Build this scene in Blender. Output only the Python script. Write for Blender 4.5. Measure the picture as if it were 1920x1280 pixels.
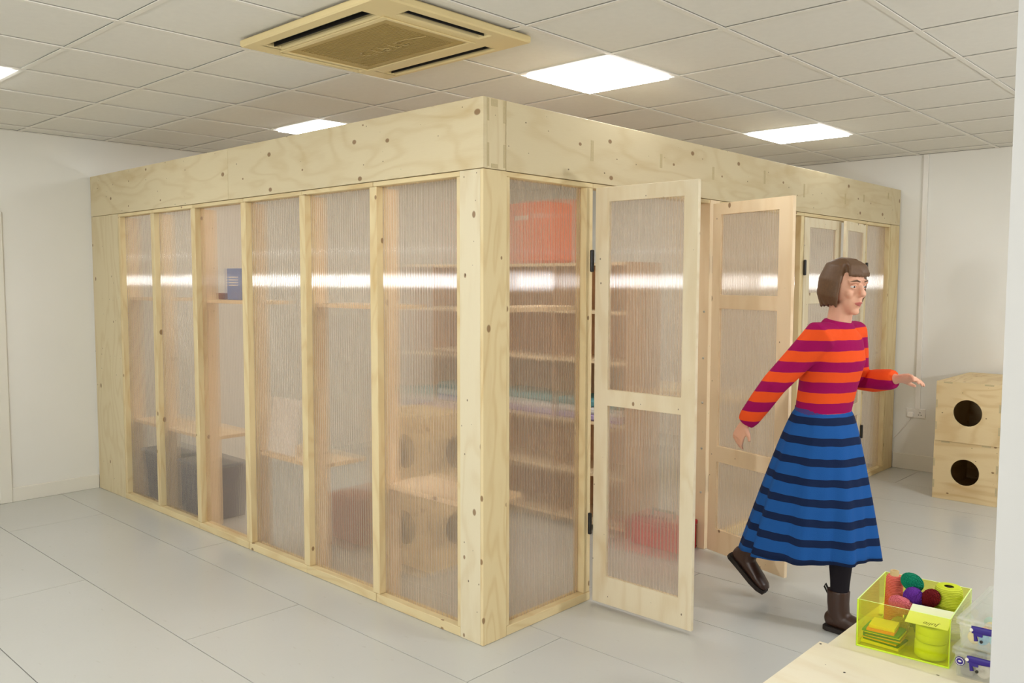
import bpy, bmesh, math, random
from mathutils import Vector, Matrix
random.seed(7)
PI = math.pi
SC = bpy.context.scene
COL = SC.collection
for o in list(bpy.data.objects):
    bpy.data.objects.remove(o)

# ------------------------------------------------------------------ camera
YAW, PITCH, ROLL = -0.7515, 0.0707, 0.0022
FWD = Vector((math.sin(YAW)*math.cos(PITCH), math.cos(YAW)*math.cos(PITCH), -math.sin(PITCH)))
RGT = Vector((math.cos(YAW), -math.sin(YAW), 0))
UPV = RGT.cross(FWD)
R2 = RGT*math.cos(ROLL) + UPV*math.sin(ROLL)
U2 = -RGT*math.sin(ROLL) + UPV*math.cos(ROLL)
cd = bpy.data.cameras.new('camera')
cd.sensor_width = 36.0
cd.lens = 1598.26/1920*36
cd.clip_start = 0.05
cam = bpy.data.objects.new('camera', cd)
COL.objects.link(cam)
M = Matrix((R2, U2, -FWD)).transposed().to_4x4()
M.translation = Vector((2.6216, -2.6219, 1.6302))
cam.matrix_world = M
SC.camera = cam

# ------------------------------------------------------------------ world, light, exposure
w = bpy.data.worlds.new('world'); SC.world = w
w.use_nodes = True
w.node_tree.nodes['Background'].inputs[0].default_value = (0.9, 0.95, 1, 1)
w.node_tree.nodes['Background'].inputs[1].default_value = 0.02
PANEL_EMIT = 15.0
STROBE_W = 58.0
BOUNCE_W = (16.0, 9.0)
SIDE_W = 42.0
SC.view_settings.view_transform = 'Standard'
SC.view_settings.look = 'None'
SC.view_settings.gamma = 1.0
SC.view_settings.use_curve_mapping = False
SC.view_settings.exposure = 0.02
SC.cycles.max_bounces = 14
SC.cycles.diffuse_bounces = 5
SC.cycles.glossy_bounces = 5
SC.cycles.transmission_bounces = 10
SC.cycles.transparent_max_bounces = 24
SC.cycles.sample_clamp_indirect = 6.0
SC.cycles.use_denoising = True

ld = bpy.data.lights.new('strobe_lamp', 'AREA')          # the photographer's flash head at lens height
ld.shape = 'DISK'; ld.size = 0.15; ld.energy = STROBE_W; ld.color = (0.98, 0.99, 1.0)
lo = bpy.data.objects.new('strobe_lamp', ld); COL.objects.link(lo)
lo.location = (1.7, -4.2, 1.63)
lo.rotation_euler = Vector((-0.45, 0.85, -0.04)).to_track_quat('-Z', 'Y').to_euler()

for bw, bl, bd in ((BOUNCE_W[0], (0.6, -4.4, 1.95), (-0.1, 0.1, 1.0)), (BOUNCE_W[1], (3.4, -3.6, 1.95), (-0.1, 0.1, 1.0))):
    lb = bpy.data.lights.new('ceiling_fill_lamp', 'AREA')      # unseen fill lamps added behind the camera to brighten the ceiling
    lb.shape = 'DISK'; lb.size = 0.5; lb.energy = bw; lb.color = (0.98, 0.99, 1.0)
    lbo = bpy.data.objects.new('ceiling_fill_lamp', lb); COL.objects.link(lbo)
    lbo.location = bl
    lbo.rotation_euler = Vector(bd).to_track_quat('-Z', 'Y').to_euler()

ls = bpy.data.lights.new('side_fill_lamp', 'AREA')            # unseen fill lamp added on the right to brighten the door side
ls.shape = 'DISK'; ls.size = 0.2; ls.energy = SIDE_W; ls.color = (0.98, 0.99, 1.0)
lso = bpy.data.objects.new('side_fill_lamp', ls); COL.objects.link(lso)
lso.location = (4.1, 1.9, 1.63)
lso.rotation_euler = Vector((-1.0, 0.12, -0.02)).to_track_quat('-Z', 'Y').to_euler()

# ------------------------------------------------------------------ helpers
def srgb(r, g, b):
    f = lambda c: c/12.92 if c <= 0.04045 else ((c+0.055)/1.055)**2.4
    return (f(r/255), f(g/255), f(b/255), 1)

class NT:
    def __init__(s, name):
        s.m = bpy.data.materials.new(name); s.m.use_nodes = True
        s.t = s.m.node_tree; s.b = s.t.nodes['Principled BSDF']
    def n(s, typ, **kw):
        nd = s.t.nodes.new(typ)
        for k, v in kw.items():
            if k.startswith('i_'):
                nd.inputs[k[2:].replace('_', ' ')].default_value = v
            else:
                setattr(nd, k, v)
        return nd
    def l(s, a, ao, b, bi):
        s.t.links.new(a.outputs[ao], b.inputs[bi])
    def math(s, op, a, b=None, clamp=False):
        nd = s.n('ShaderNodeMath', operation=op, use_clamp=clamp)
        for i, v in enumerate((a, b)):
            if v is None: continue
            if isinstance(v, tuple): s.t.links.new(v[0].outputs[v[1]], nd.inputs[i])
            else: nd.inputs[i].default_value = v
        return (nd, 0)
    def mix(s, fac, a, b, blend='MIX'):
        nd = s.n('ShaderNodeMix', data_type='RGBA', blend_type=blend)
        for i, v in ((0, fac), (6, a), (7, b)):
            if isinstance(v, tuple) and len(v) == 2: s.t.links.new(v[0].outputs[v[1]], nd.inputs[i])
            else: nd.inputs[i].default_value = v
        return (nd, 2)

def plain(name, col, rough=0.5, spec=0.5, metal=0.0, noise=0.0, nscale=40, bump=0.0):
    t = NT(name)
    t.b.inputs['Base Color'].default_value = col
    t.b.inputs['Roughness'].default_value = rough
    t.b.inputs['Specular IOR Level'].default_value = spec
    t.b.inputs['Metallic'].default_value = metal
    if noise or bump:
        tc = t.n('ShaderNodeTexCoord')
        ns = t.n('ShaderNodeTexNoise', i_Scale=nscale, i_Detail=4.0)
        t.l(tc, 'Object', ns, 'Vector')
        if noise:
            f = t.math('MULTIPLY', (ns, 0), 1.0)
            c2 = tuple(c*(1-noise) for c in col[:3])+(1,)
            m = t.mix(f, col, c2)
            t.t.links.new(m[0].outputs[m[1]], t.b.inputs['Base Color'])
        if bump:
            bp = t.n('ShaderNodeBump', i_Strength=bump, i_Distance=0.002)
            t.l(ns, 0, bp, 'Height'); t.l(bp, 0, t.b, 'Normal')
    return t.m

def wood(name, light, dark, knot=0.42, holes=True, contour=9.0, streak=0.3, var=0.05):
    """Rotary cut softwood plywood; UV is in metres with u along the grain."""
    t = NT(name)
    uv = t.n('ShaderNodeUVMap')
    oi = t.n('ShaderNodeObjectInfo')
    off = t.n('ShaderNodeVectorMath', operation='SCALE'); off.inputs[0].default_value = (37.0, 19.0, 0)
    t.l(oi, 'Random', off, 'Scale')
    add = t.n('ShaderNodeVectorMath', operation='ADD')
    t.l(uv, 0, add, 0); t.l(off, 0, add, 1)
    mp = t.n('ShaderNodeMapping'); mp.inputs['Scale'].default_value = (0.9, 3.4, 1)
    t.l(add, 0, mp, 'Vector')
    n1 = t.n('ShaderNodeTexNoise', i_Scale=1.0, i_Detail=2.5, i_Roughness=0.5, i_Distortion=0.35)
    t.l(mp, 0, n1, 'Vector')
    ph = t.math('MULTIPLY', (n1, 0), contour*6.28)
    sn = t.math('SINE', ph)
    ring = t.math('POWER', t.math('ADD', t.math('MULTIPLY', sn, 0.5), 0.5), 3.0)
    # broad heart-wood patches
    mp2 = t.n('ShaderNodeMapping'); mp2.inputs['Scale'].default_value = (1.6, 7.0, 1)
    t.l(add, 0, mp2, 'Vector')
    n2 = t.n('ShaderNodeTexNoise', i_Scale=1.0, i_Detail=3.0); t.l(mp2, 0, n2, 'Vector')
    patch = t.n('ShaderNodeMapRange'); patch.inputs[1].default_value = 0.56; patch.inputs[2].default_value = 0.72
    t.l(n2, 0, patch, 0)
    # fine fibre
    mp3 = t.n('ShaderNodeMapping'); mp3.inputs['Scale'].default_value = (14, 420, 1)
    t.l(add, 0, mp3, 'Vector')
    n3 = t.n('ShaderNodeTexNoise', i_Scale=1.0, i_Detail=2.0); t.l(mp3, 0, n3, 'Vector')
    a = t.math('MULTIPLY', ring, streak)
    a = t.math('ADD', a, t.math('MULTIPLY', (patch, 0), 0.42))
    a = t.math('ADD', a, t.math('MULTIPLY', t.math('SUBTRACT', (n3, 0), 0.5), 0.35), True)
    col = t.mix(a, light, dark)
    # per object tone
    tone = t.math('MULTIPLY', t.math('SUBTRACT', (oi, 'Random'), 0.5), var*2)
    hsv = t.n('ShaderNodeHueSaturation'); t.t.links.new(col[0].outputs[col[1]], hsv.inputs['Color'])
    vv = t.math('ADD', tone, 1.0); t.t.links.new(vv[0].outputs[0], hsv.inputs['Value'])
    cur = (hsv, 0)
    # knots
    for sc, rad, keep, kc, on in ((4.6, 0.062, 1-knot, (0.20, 0.095, 0.035, 1), knot > 0), (9.0, 0.035, 0.62, (0.07, 0.035, 0.015, 1), holes)):
        if not on: continue
        vo = t.n('ShaderNodeTexVoronoi', i_Scale=sc, i_Randomness=0.9, voronoi_dimensions='2D')
        mk = t.n('ShaderNodeMapping'); mk.inputs['Scale'].default_value = (0.8, 1.15, 1); mk.inputs['Location'].default_value = (sc, 0.37*sc, 0)
        t.l(add, 0, mk, 'Vector'); t.l(mk, 0, vo, 'Vector')
        sep = t.n('ShaderNodeSeparateColor'); t.l(vo, 'Color', sep, 0)
        gate = t.math('GREATER_THAN', (sep, 0), keep)
        rr = t.math('MULTIPLY', t.math('ADD', (sep, 1), 0.35), rad)
        mr = t.n('ShaderNodeMapRange'); mr.inputs[3].default_value = 1.0; mr.inputs[4].default_value = 0.0
        t.l(vo, 'Distance', mr, 0)
        t.t.links.new(t.math('MULTIPLY', rr, 0.7)[0].outputs[0], mr.inputs[1])
        t.t.links.new(rr[0].outputs[0], mr.inputs[2])
        f = t.math('MULTIPLY', (mr, 0), t.math('MULTIPLY', gate, 0.8), True)
        cur = t.mix(f, cur, kc)
    t.t.links.new(cur[0].outputs[cur[1]], t.b.inputs['Base Color'])
    t.b.inputs['Roughness'].default_value = 0.55
    t.b.inputs['Specular IOR Level'].default_value = 0.3
    return t.m

def painted(name, c1, c2, rough, scale=6.0, bump=0.15, spec=0.5, bscale=180):
    t = NT(name)
    tc = t.n('ShaderNodeTexCoord')
    n1 = t.n('ShaderNodeTexNoise', i_Scale=scale, i_Detail=5.0); t.l(tc, 'Object', n1, 'Vector')
    m = t.mix((n1, 0), c1, c2); t.t.links.new(m[0].outputs[m[1]], t.b.inputs['Base Color'])
    t.b.inputs['Roughness'].default_value = rough
    t.b.inputs['Specular IOR Level'].default_value = spec
    n2 = t.n('ShaderNodeTexNoise', i_Scale=bscale, i_Detail=3.0); t.l(tc, 'Object', n2, 'Vector')
    bp = t.n('ShaderNodeBump', i_Strength=bump, i_Distance=0.001); t.l(n2, 0, bp, 'Height'); t.l(bp, 0, t.b, 'Normal')
    return t.m

def floor_mat():
    t = NT('painted floor boards')
    tc = t.n('ShaderNodeTexCoord')
    geo = t.n('ShaderNodeNewGeometry')
    n1 = t.n('ShaderNodeTexNoise', i_Scale=1.3, i_Detail=6.0); t.l(geo, 'Position', n1, 'Vector')
    m = t.mix((n1, 0), srgb(202, 202, 197), srgb(195, 195, 189))
    mp = t.n('ShaderNodeMapping'); mp.inputs['Scale'].default_value = (14, 40, 1); t.l(geo, 'Position', mp, 'Vector')
    n3 = t.n('ShaderNodeTexNoise', i_Scale=1.0, i_Detail=6.0); t.l(mp, 0, n3, 'Vector')
    sc = t.n('ShaderNodeMapRange'); sc.inputs[1].default_value = 0.66; sc.inputs[2].default_value = 0.8; t.l(n3, 0, sc, 0)
    f = t.math('MULTIPLY', (sc, 0), 0.35)
    m = t.mix(f, m, srgb(158, 150, 132))
    t.t.links.new(m[0].outputs[m[1]], t.b.inputs['Base Color'])
    t.b.inputs['Roughness'].default_value = 0.23
    t.b.inputs['Specular IOR Level'].default_value = 0.5
    n2 = t.n('ShaderNodeTexNoise', i_Scale=55.0, i_Detail=4.0); t.l(geo, 'Position', n2, 'Vector')
    bp = t.n('ShaderNodeBump', i_Strength=0.12, i_Distance=0.002); t.l(n2, 0, bp, 'Height'); t.l(bp, 0, t.b, 'Normal')
    return t.m

def emit(name, col, s):
    t = NT(name)
    e = t.n('ShaderNodeEmission'); e.inputs[0].default_value = col; e.inputs[1].default_value = s
    t.l(e, 0, t.t.nodes['Material Output'], 0)
    return t.m

def clearish(name, tint, haze_col, haze, refr, ior=1.2, rough=0.05, gloss=0.0, aniso=0.0, coat=1.0):
    """straight transparency + lens-like refraction + milky haze + Fresnel gloss (aniso: drawn sideways by the fine vertical flutes)"""
    t = NT(name)
    def mx(f, a, b):
        m = t.n('ShaderNodeMixShader')
        if isinstance(f, tuple): t.t.links.new(f[0].outputs[f[1]], m.inputs[0])
        else: m.inputs[0].default_value = f
        t.t.links.new(a.outputs[0], m.inputs[1]); t.t.links.new(b.outputs[0], m.inputs[2]); return m
    geo = t.n('ShaderNodeNewGeometry'); front = t.math('SUBTRACT', 1.0, (geo, 'Backfacing'))
    tr = t.n('ShaderNodeBsdfTransparent'); tr.inputs[0].default_value = tint
    body = tr
    if refr > 0:
        rf = t.n('ShaderNodeBsdfRefraction'); rf.inputs['Color'].default_value = tint; rf.inputs['Roughness'].default_value = rough; rf.inputs['IOR'].default_value = ior
        body = mx(t.math('MULTIPLY', front, refr), tr, rf)
    di = t.n('ShaderNodeBsdfDiffuse'); di.inputs[0].default_value = haze_col
    tl = t.n('ShaderNodeBsdfTranslucent'); tl.inputs[0].default_value = haze_col
    body = mx(haze, body, mx(0.5, di, tl))
    fr = t.n('ShaderNodeFresnel'); fr.inputs[0].default_value = 1.45
    go = t.n('ShaderNodeBsdfAnisotropic') if hasattr(bpy.types, 'ShaderNodeBsdfAnisotropic') else t.n('ShaderNodeBsdfGlossy')
    if aniso:
        go.inputs['Roughness'].default_value = gloss; go.inputs['Anisotropy'].default_value = aniso
        tg = t.n('ShaderNodeTangent', direction_type='UV_MAP'); t.l(tg, 0, go, 'Tangent')
    else: go.inputs['Roughness'].default_value = max(gloss, 0.03)
    body = mx(t.math('MULTIPLY', t.math('MULTIPLY', (fr, 0), coat, True), front), body, go)
    t.t.links.new(body.outputs[0], t.t.nodes['Material Output'].inputs[0])
    return t.m

def stripes(name, bands, period, base_rough=0.85, noise=0.06):
    """knitted cloth with horizontal stripes in object space z; bands = [(pos, colour)...] constant ramp"""
    t = NT(name)
    tc = t.n('ShaderNodeTexCoord')
    sp = t.n('ShaderNodeSeparateXYZ'); t.l(tc, 'Object', sp, 0)
    ns = t.n('ShaderNodeTexNoise', i_Scale=9.0); t.l(tc, 'Object', ns, 'Vector')
    z = t.math('ADD', (sp, 2), t.math('MULTIPLY', (ns, 0), noise*0.2))
    fr = t.math('FRACT', t.math('DIVIDE', z, period))
    cr = t.n('ShaderNodeValToRGB'); cr.color_ramp.interpolation = 'CONSTANT'
    el = cr.color_ramp.elements
    while len(el) > 1: el.remove(el[-1])
    el[0].position, el[0].color = bands[0]
    for p_, c_ in bands[1:]:
        e = el.new(p_); e.color = c_
    t.t.links.new(fr[0].outputs[0], cr.inputs[0]); t.l(cr, 0, t.b, 'Base Color')
    t.b.inputs['Roughness'].default_value = base_rough; t.b.inputs['Specular IOR Level'].default_value = 0.15
    n2 = t.n('ShaderNodeTexNoise', i_Scale=260.0); t.l(tc, 'Object', n2, 'Vector')
    bp = t.n('ShaderNodeBump', i_Strength=0.3, i_Distance=0.003); t.l(n2, 0, bp, 'Height'); t.l(bp, 0, t.b, 'Normal')
    return t.m

def yarn(name, c1, c2, scale=14.0, axis='DIAGONAL', rough=0.9):
    t = NT(name)
    tc = t.n('ShaderNodeTexCoord')
    wv = t.n('ShaderNodeTexWave', i_Scale=scale, i_Distortion=2.0, i_Detail=2.0, wave_type='BANDS', bands_direction=axis)
    wv.inputs['Detail Scale'].default_value = 2.0
    t.l(tc, 'Object', wv, 'Vector')
    m = t.mix((wv, 1), c2, c1); t.t.links.new(m[0].outputs[m[1]], t.b.inputs['Base Color'])
    t.b.inputs['Roughness'].default_value = rough; t.b.inputs['Specular IOR Level'].default_value = 0.2
    bp = t.n('ShaderNodeBump', i_Strength=0.7, i_Distance=0.003); t.l(wv, 1, bp, 'Height'); t.l(bp, 0, t.b, 'Normal')
    return t.m

# ---- geometry
class MB:
    def __init__(s): s.v = []; s.f = []; s.uv = []; s.mi = []; s.sm = []
    def face(s, pts, uvs=None, mi=0, smooth=False):
        b = len(s.v); s.v += [tuple(p) for p in pts]; s.f.append(tuple(range(b, b+len(pts))))
        s.uv.append(uvs or [(p[0], p[1]) for p in pts]); s.mi.append(mi); s.sm.append(smooth)
    def box(s, lo, hi, g=2, mi=0, off=None):
        """g = grain axis"""
        x0, y0, z0 = lo; x1, y1, z1 = hi
        P = lambda i: ((x1 if i & 1 else x0), (y1 if i & 2 else y0), (z1 if i & 4 else z0))
        for ids, ax in (((0, 4, 6, 2), 0), ((1, 3, 7, 5), 0), ((0, 1, 5, 4), 1), ((2, 6, 7, 3), 1), ((0, 2, 3, 1), 2), ((4, 5, 7, 6), 2)):
            pts = [P(i) for i in ids]
            oth = [a for a in (0, 1, 2) if a != ax]
            u = g if g in oth else oth[0]
            v_ = [a for a in oth if a != u][0]
            s.face(pts, [(p[u], p[v_]) for p in pts], mi)
        return s
    def grid(s, rows, mi=0, closed=False, smooth=True, uvs=None):
        """rows of points sharing vertices"""
        b = len(s.v); n = len(rows[0])
        for r in rows: s.v += [tuple(p) for p in r]
        for i in range(len(rows)-1):
            for j in range(n if closed else n-1):
                k = (j+1) % n
                s.f.append((b+i*n+j, b+i*n+k, b+(i+1)*n+k, b+(i+1)*n+j))
                s.uv.append([(j/n, i/len(rows)), ((j+1)/n, i/len(rows)), ((j+1)/n, (i+1)/len(rows)), (j/n, (i+1)/len(rows))])
                s.mi.append(mi); s.sm.append(smooth)
    def cap(s, ring, mi=0, flip=False):
        r = list(ring)
        if flip: r.reverse()
        s.face(r, None, mi)
    def cyl(s, c0, c1, r0, r1=None, n=16, mi=0, caps=True):
        s.tube([c0, c1], [r0, r0 if r1 is None else r1], n, mi, caps)
    def tube(s, pts, rad, n=12, mi=0, caps=True, smooth=True, ref=None):
        """rad: number or (ra, rb); ra along ref, rb across"""
        pts = [Vector(p) for p in pts]; rows = []
        ref = Vector(ref) if ref else None
        prev = None
        for i, p in enumerate(pts):
            d = (pts[min(i+1, len(pts)-1)]-pts[max(i-1, 0)]).normalized()
            if ref is not None: a = ref - d*ref.dot(d)
            elif prev is None:
                a = Vector((0, 0, 1)) if abs(d.z) < 0.9 else Vector((1, 0, 0)); a = a-d*a.dot(d)
            else: a = prev-d*prev.dot(d)
            a.normalize(); prev = a; b = d.cross(a)
            r = rad[i] if isinstance(rad, (list, tuple)) else rad
            ra, rb = r if isinstance(r, (list, tuple)) else (r, r)
            rows.append([p+a*(ra*math.cos(2*PI*k/n))+b*(rb*math.sin(2*PI*k/n)) for k in range(n)])
        s.grid(rows, mi, True, smooth)
        if caps:
            s.cap(rows[0], mi, True); s.cap(rows[-1], mi)
    def ball(s, c, r, n=16, m=10, mi=0, f=None, rot=None):
        rx, ry, rz = r if isinstance(r, (list, tuple)) else (r, r, r)
        rows = []
        for i in range(m+1):
            th = PI*min(max(i/m, 0.002), 0.998)
            row = []
            for k in range(n):
                ph = 2*PI*k/n
                q = Vector((math.sin(th)*math.cos(ph), math.sin(th)*math.sin(ph), -math.cos(th)))
                kf = f(q) if f else 1.0
                v_ = Vector((q.x*rx*kf, q.y*ry*kf, q.z*rz*kf))
                if rot: v_ = rot @ v_
                row.append(Vector(c)+v_)
            rows.append(row)
        s.grid(rows, mi, True, True)
        s.cap(rows[0], mi, True); s.cap(rows[-1], mi)
    def lathe(s, prof, n=24, c=(0, 0, 0), mi=0):
        s.grid([[(c[0]+r*math.cos(2*PI*k/n), c[1]+r*math.sin(2*PI*k/n), c[2]+z) for k in range(n)] for r, z in prof], mi, True, True)
    def build(s, name, mats, parent=None, bevel=0, loc=None, rot=None):
        me = bpy.data.meshes.new(name)
        me.from_pydata(s.v, [], s.f)
        uvl = me.uv_layers.new(name='UVMap')
        k = 0
        for fu in s.uv:
            for u in fu:
                uvl.data[k].uv = u; k += 1
        for i, p in enumerate(me.polygons):
            p.material_index = s.mi[i]; p.use_smooth = s.sm[i]
        for m in (mats if isinstance(mats, (list, tuple)) else [mats]): me.materials.append(m)
        if bevel:
            bm = bmesh.new(); bm.from_mesh(me)
            bmesh.ops.remove_doubles(bm, verts=bm.verts, dist=1e-5)
            es = [e for e in bm.edges if len(e.link_faces) == 2 and e.calc_face_angle(0) > 0.6]
            bmesh.ops.bevel(bm, geom=es, offset=bevel, segments=1, affect='EDGES', profile=0.5)
            bm.to_mesh(me); bm.free()
        me.update()
        o = bpy.data.objects.new(name, me); COL.objects.link(o)
        if parent: o.parent = parent
        if loc: o.location = loc
        if rot: o.rotation_euler = rot
        return o

def tag(o, label=None, cat=None, group=None, kind=None):
    if label: o['label'] = label
    if cat: o['category'] = cat
    if group: o['group'] = group
    if kind: o['kind'] = kind
    return o
def thing(name, label, cat, loc=(0, 0, 0), rz=0, group=None):
    o = bpy.data.objects.new(name, None); COL.objects.link(o)
    o.location = loc; o.rotation_euler = (0, 0, rz); o.empty_display_size = 0.1
    return tag(o, label, cat, group)
def box(name, lo, hi, m, parent=None, g=2, bevel=0.0, loc=None):
    return MB().box(lo, hi, g).build(name, m, parent, bevel, loc)
def inst(o, parent=None, loc=None, rot=None):
    c = o.copy(); COL.objects.link(c)
    if parent is not None: c.parent = parent
    if loc: c.location = loc
    if rot: c.rotation_euler = rot
    return c
def copy_tree(o, parent=None):
    c = inst(o, parent)
    for ch in list(o.children): copy_tree(ch, c)
    return c

# ------------------------------------------------------------------ materials
M_WALL = painted('warm white wall paint', srgb(236, 234, 227), srgb(232, 230, 222), 0.6, 3.0, 0.05)
M_WALL2 = painted('white wall paint', srgb(213, 212, 209), srgb(209, 208, 205), 0.55, 3.0, 0.05)
M_TRIM = plain('white gloss trim', srgb(232, 228, 216), 0.4)
M_FLOOR = floor_mat()
M_GAP = plain('dark joint', srgb(40, 37, 33), 0.9)
M_TILE = painted('mineral fibre tile', srgb(229, 226, 217), srgb(222, 219, 210), 0.9, 30.0, 0.4, 0.1, 300)
M_TBAR = plain('white grid bar', srgb(228, 224, 214), 0.45)
M_EMIT = emit('light panel diffuser', (0.955, 0.985, 1.0, 1), PANEL_EMIT)
M_PLY = wood('spruce plywood', srgb(219, 204, 168), srgb(196, 172, 124), 0.42, True)
M_PLYD = wood('door plywood', srgb(232, 219, 190), srgb(210, 186, 142), 0.22, True, 6, 0.3)
M_BIRCH = wood('birch plywood', srgb(236, 213, 178), srgb(218, 186, 140), 0.12, True, 5, 0.25)
M_PLYL = wood('light spruce plywood', srgb(219, 207, 177), srgb(200, 179, 138), 0.5, True)
M_CRATE = wood('crate plywood', srgb(226, 203, 158), srgb(200, 164, 110), 0.5, True, 8, 0.4)
M_PLYP = wood('pale plywood', srgb(238, 229, 204), srgb(222, 204, 166), 0.1, True, 6, 0.25)
M_PINE = wood('pine batten', srgb(226, 207, 162), srgb(202, 170, 116), 0.35, False, 12, 0.35)
M_TENON = plain('end grain tenon', srgb(206, 188, 146), 0.7, noise=0.25, nscale=120)
M_POLY = clearish('fluted polycarbonate', (0.98, 0.945, 0.91, 1), (0.91, 0.78, 0.63, 1), 0.145, 0.58, 1.13, 0.09, 0.165, -0.955, 2.0)
M_POLYM = clearish('fluted polycarbonate, duller sheet', (0.98, 0.945, 0.91, 1), (0.91, 0.78, 0.63, 1), 0.14, 0.35, 1.10, 0.06, 0.165, -0.955, 0.12)
M_POLYR = clearish('polycarbonate rib', (0.95, 0.90, 0.85, 1), (0.94, 0.82, 0.69, 1), 0.31, 0.42, 1.13, 0.12, 0.165, -0.955, 2.2)
M_BLACK = plain('black metal', srgb(26, 25, 24), 0.4)
M_SCREW = plain('zinc screw', srgb(190, 190, 186), 0.3, metal=1.0)
M_AC = plain('aged cream plastic', srgb(222, 202, 150), 0.45)
M_ACD = plain('dark slot', srgb(24, 20, 16), 0.8)
M_ACG = plain('tan grille plastic', srgb(176, 150, 88), 0.5)
M_PLASTIC = plain('white plastic', srgb(236, 232, 224), 0.35)
M_ACRYL = clearish('fluorescent green acrylic', (0.97, 0.98, 0.50, 1), (0.86, 0.92, 0.10, 1), 0.10, 0.0)
M_ACRYL_E = plain('bright acrylic edge', srgb(230, 255, 160), 0.35)  # light gathered in the fluorescent edges is painted as a pale base colour
M_CLEAR = clearish('frosted clear plastic', (0.98, 0.985, 0.98, 1), (0.96, 0.965, 0.95, 1), 0.19, 0.0)
M_PURPLE = plain('indigo plastic', srgb(44, 22, 130), 0.35)
M_SKIN = plain('skin', srgb(222, 168, 140), 0.55, 0.4, noise=0.08, nscale=30)
M_TIGHTS = plain('black tights', srgb(26, 22, 28), 0.8, 0.2)
M_HAIR = plain('brown hair', srgb(106, 76, 50), 0.5, 0.4, noise=0.45, nscale=90)
M_LEATHER = plain('brown leather', srgb(62, 38, 26), 0.38, 0.5, noise=0.3, nscale=25, bump=0.2)
M_SOLE = plain('dark rubber sole', srgb(36, 27, 22), 0.7)

# ------------------------------------------------------------------ room
X0, X1, Y0, Y1, H = -4.29, 4.335, -5.28, 5.12, 2.705
fl = box('floor', (X0-0.2, Y0-0.2, -0.12), (X1+0.2, Y1+0.2, -0.006), M_GAP); fl['kind'] = 'structure'
rows = {}
r = 0
y = -1.485-0.6*7
starts = [0.19, -1.03, -2.18]
while y < Y1:
    k = round((y+0.285)/0.6)
    off = {0: 0.19, -1: -1.03, -2: -2.18}.get(k, (0.19-1.215*k) % 2.44)
    xs = sorted([off+2.44*i for i in range(-4, 5)])
    lo_y, hi_y = max(y, Y0), min(y+0.6, Y1)
    if hi_y-lo_y > 0.02:
        for a, b in zip(xs[:-1], xs[1:]):
            a_, b_ = max(a, X0), min(b, X1)
            if b_-a_ < 0.03: continue
            g = 0.002
            MB().box((a_+g, lo_y+g, -0.006), (b_-g, hi_y-g, 0.0), 0).build('floor_board', M_FLOOR, fl)
    y += 0.6

def wallbox(name, lo, hi, m=None):
    o = box(name, lo, hi, m or M_WALL); o['kind'] = 'structure'; return o
wallbox('wall_left', (X0-0.12, Y0-0.12, 0), (X0, Y1+0.12, H))
wallbox('wall_back', (X0, Y1, 0), (X1, Y1+0.12, H))
wallbox('wall_right', (X1, Y0-0.12, 0), (X1+0.12, Y1+0.12, H))
wallbox('wall_front', (X0, Y0-0.12, 0), (X1, Y0, H))
wallbox('wall_near', (2.155, -0.60, 0), (X1, -0.50, H), M_WALL2)
b = box('baseboard_left', (X0, -0.617, 0), (X0+0.018, -0.001, 0.105), M_TRIM, bevel=0.003); b['kind'] = 'structure'
b = box('baseboard_back', (0.0, Y1-0.018, 0), (2.4, Y1, 0.135), M_TRIM, bevel=0.003); b['kind'] = 'structure'
b = box('trim_1', (X0, -0.70, 0), (X0+0.022, -0.617, 2.12), M_TRIM, bevel=0.004); b['kind'] = 'structure'
b = box('trim_2', (0.175, Y1-0.022, 0.535), (0.215, Y1, H), M_PLASTIC, bevel=0.002); b['kind'] = 'structure'
d = box('door_1', (X0, -1.55, 0.005), (X0+0.014, -0.702, 2.05), M_TRIM, bevel=0.003); d['kind'] = 'structure'

# ceiling
ce = box('ceiling', (X0-0.2, Y0-0.2, H+0.05), (X1+0.2, Y1+0.2, H+0.15), M_TILE); ce['kind'] = 'structure'
gx = [0.735+0.6*i for i in range(-9, 7)]
gy = [0.72+0.6*j for j in range(-11, 8)]
light_cells = {(i, j) for i in (-6, -2, 2) for j in (-8, -4, 0, 4)}-{(2, -4)}
AC = (-0.93, 0.075, -0.61, 0.225)
xe = [X0]+[x for x in gx if X0+0.01 < x < X1-0.01]+[X1]
ye = [Y0]+[y_ for y_ in gy if Y0+0.01 < y_ < Y1-0.01]+[Y1]
tile0 = None
lights = []
for a, b in zip(xe[:-1], xe[1:]):
    for c, d_ in zip(ye[:-1], ye[1:]):
        i = round((a-0.735)/0.6); j = round((c-0.72)/0.6)
        full = abs(b-a-0.6) < 1e-3 and abs(d_-c-0.6) < 1e-3
        if full and (i, j) in light_cells:
            lights.append((a, c)); continue
        if a > AC[0]-0.65 and b < AC[1]+0.65 and AC[0] < (a+b)/2 < AC[1] and AC[2] < (c+d_)/2 < AC[3] and False:
            continue
        if full and tile0: o = inst(tile0, ce, (a, c, H))
        else:
            e = 0.008
            o = MB().box((e, e, 0.006), (b-a-e, d_-c-e, 0.018)).build('ceiling_tile', M_TILE, ce, 0.004, (a, c, H))
            if full: tile0 = o
for x in xe:
    MB().box((x-0.012, Y0, H-0.001), (x+0.012, Y1, H+0.004)).build('grid_bar', M_TBAR, ce)
cross0 = None
for c in ye:
    for a, b in zip(xe[:-1], xe[1:]):
        if abs(b-a-0.6) < 1e-3:
            if cross0: o = inst(cross0, ce, (a, c, H)); continue
        o = MB().box((0.0125, -0.012, 0.0), (b-a-0.0125, 0.012, 0.0035)).build('cross_tee', M_TBAR, ce, 0, (a, c, H))
        if abs(b-a-0.6) < 1e-3: cross0 = o

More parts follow.
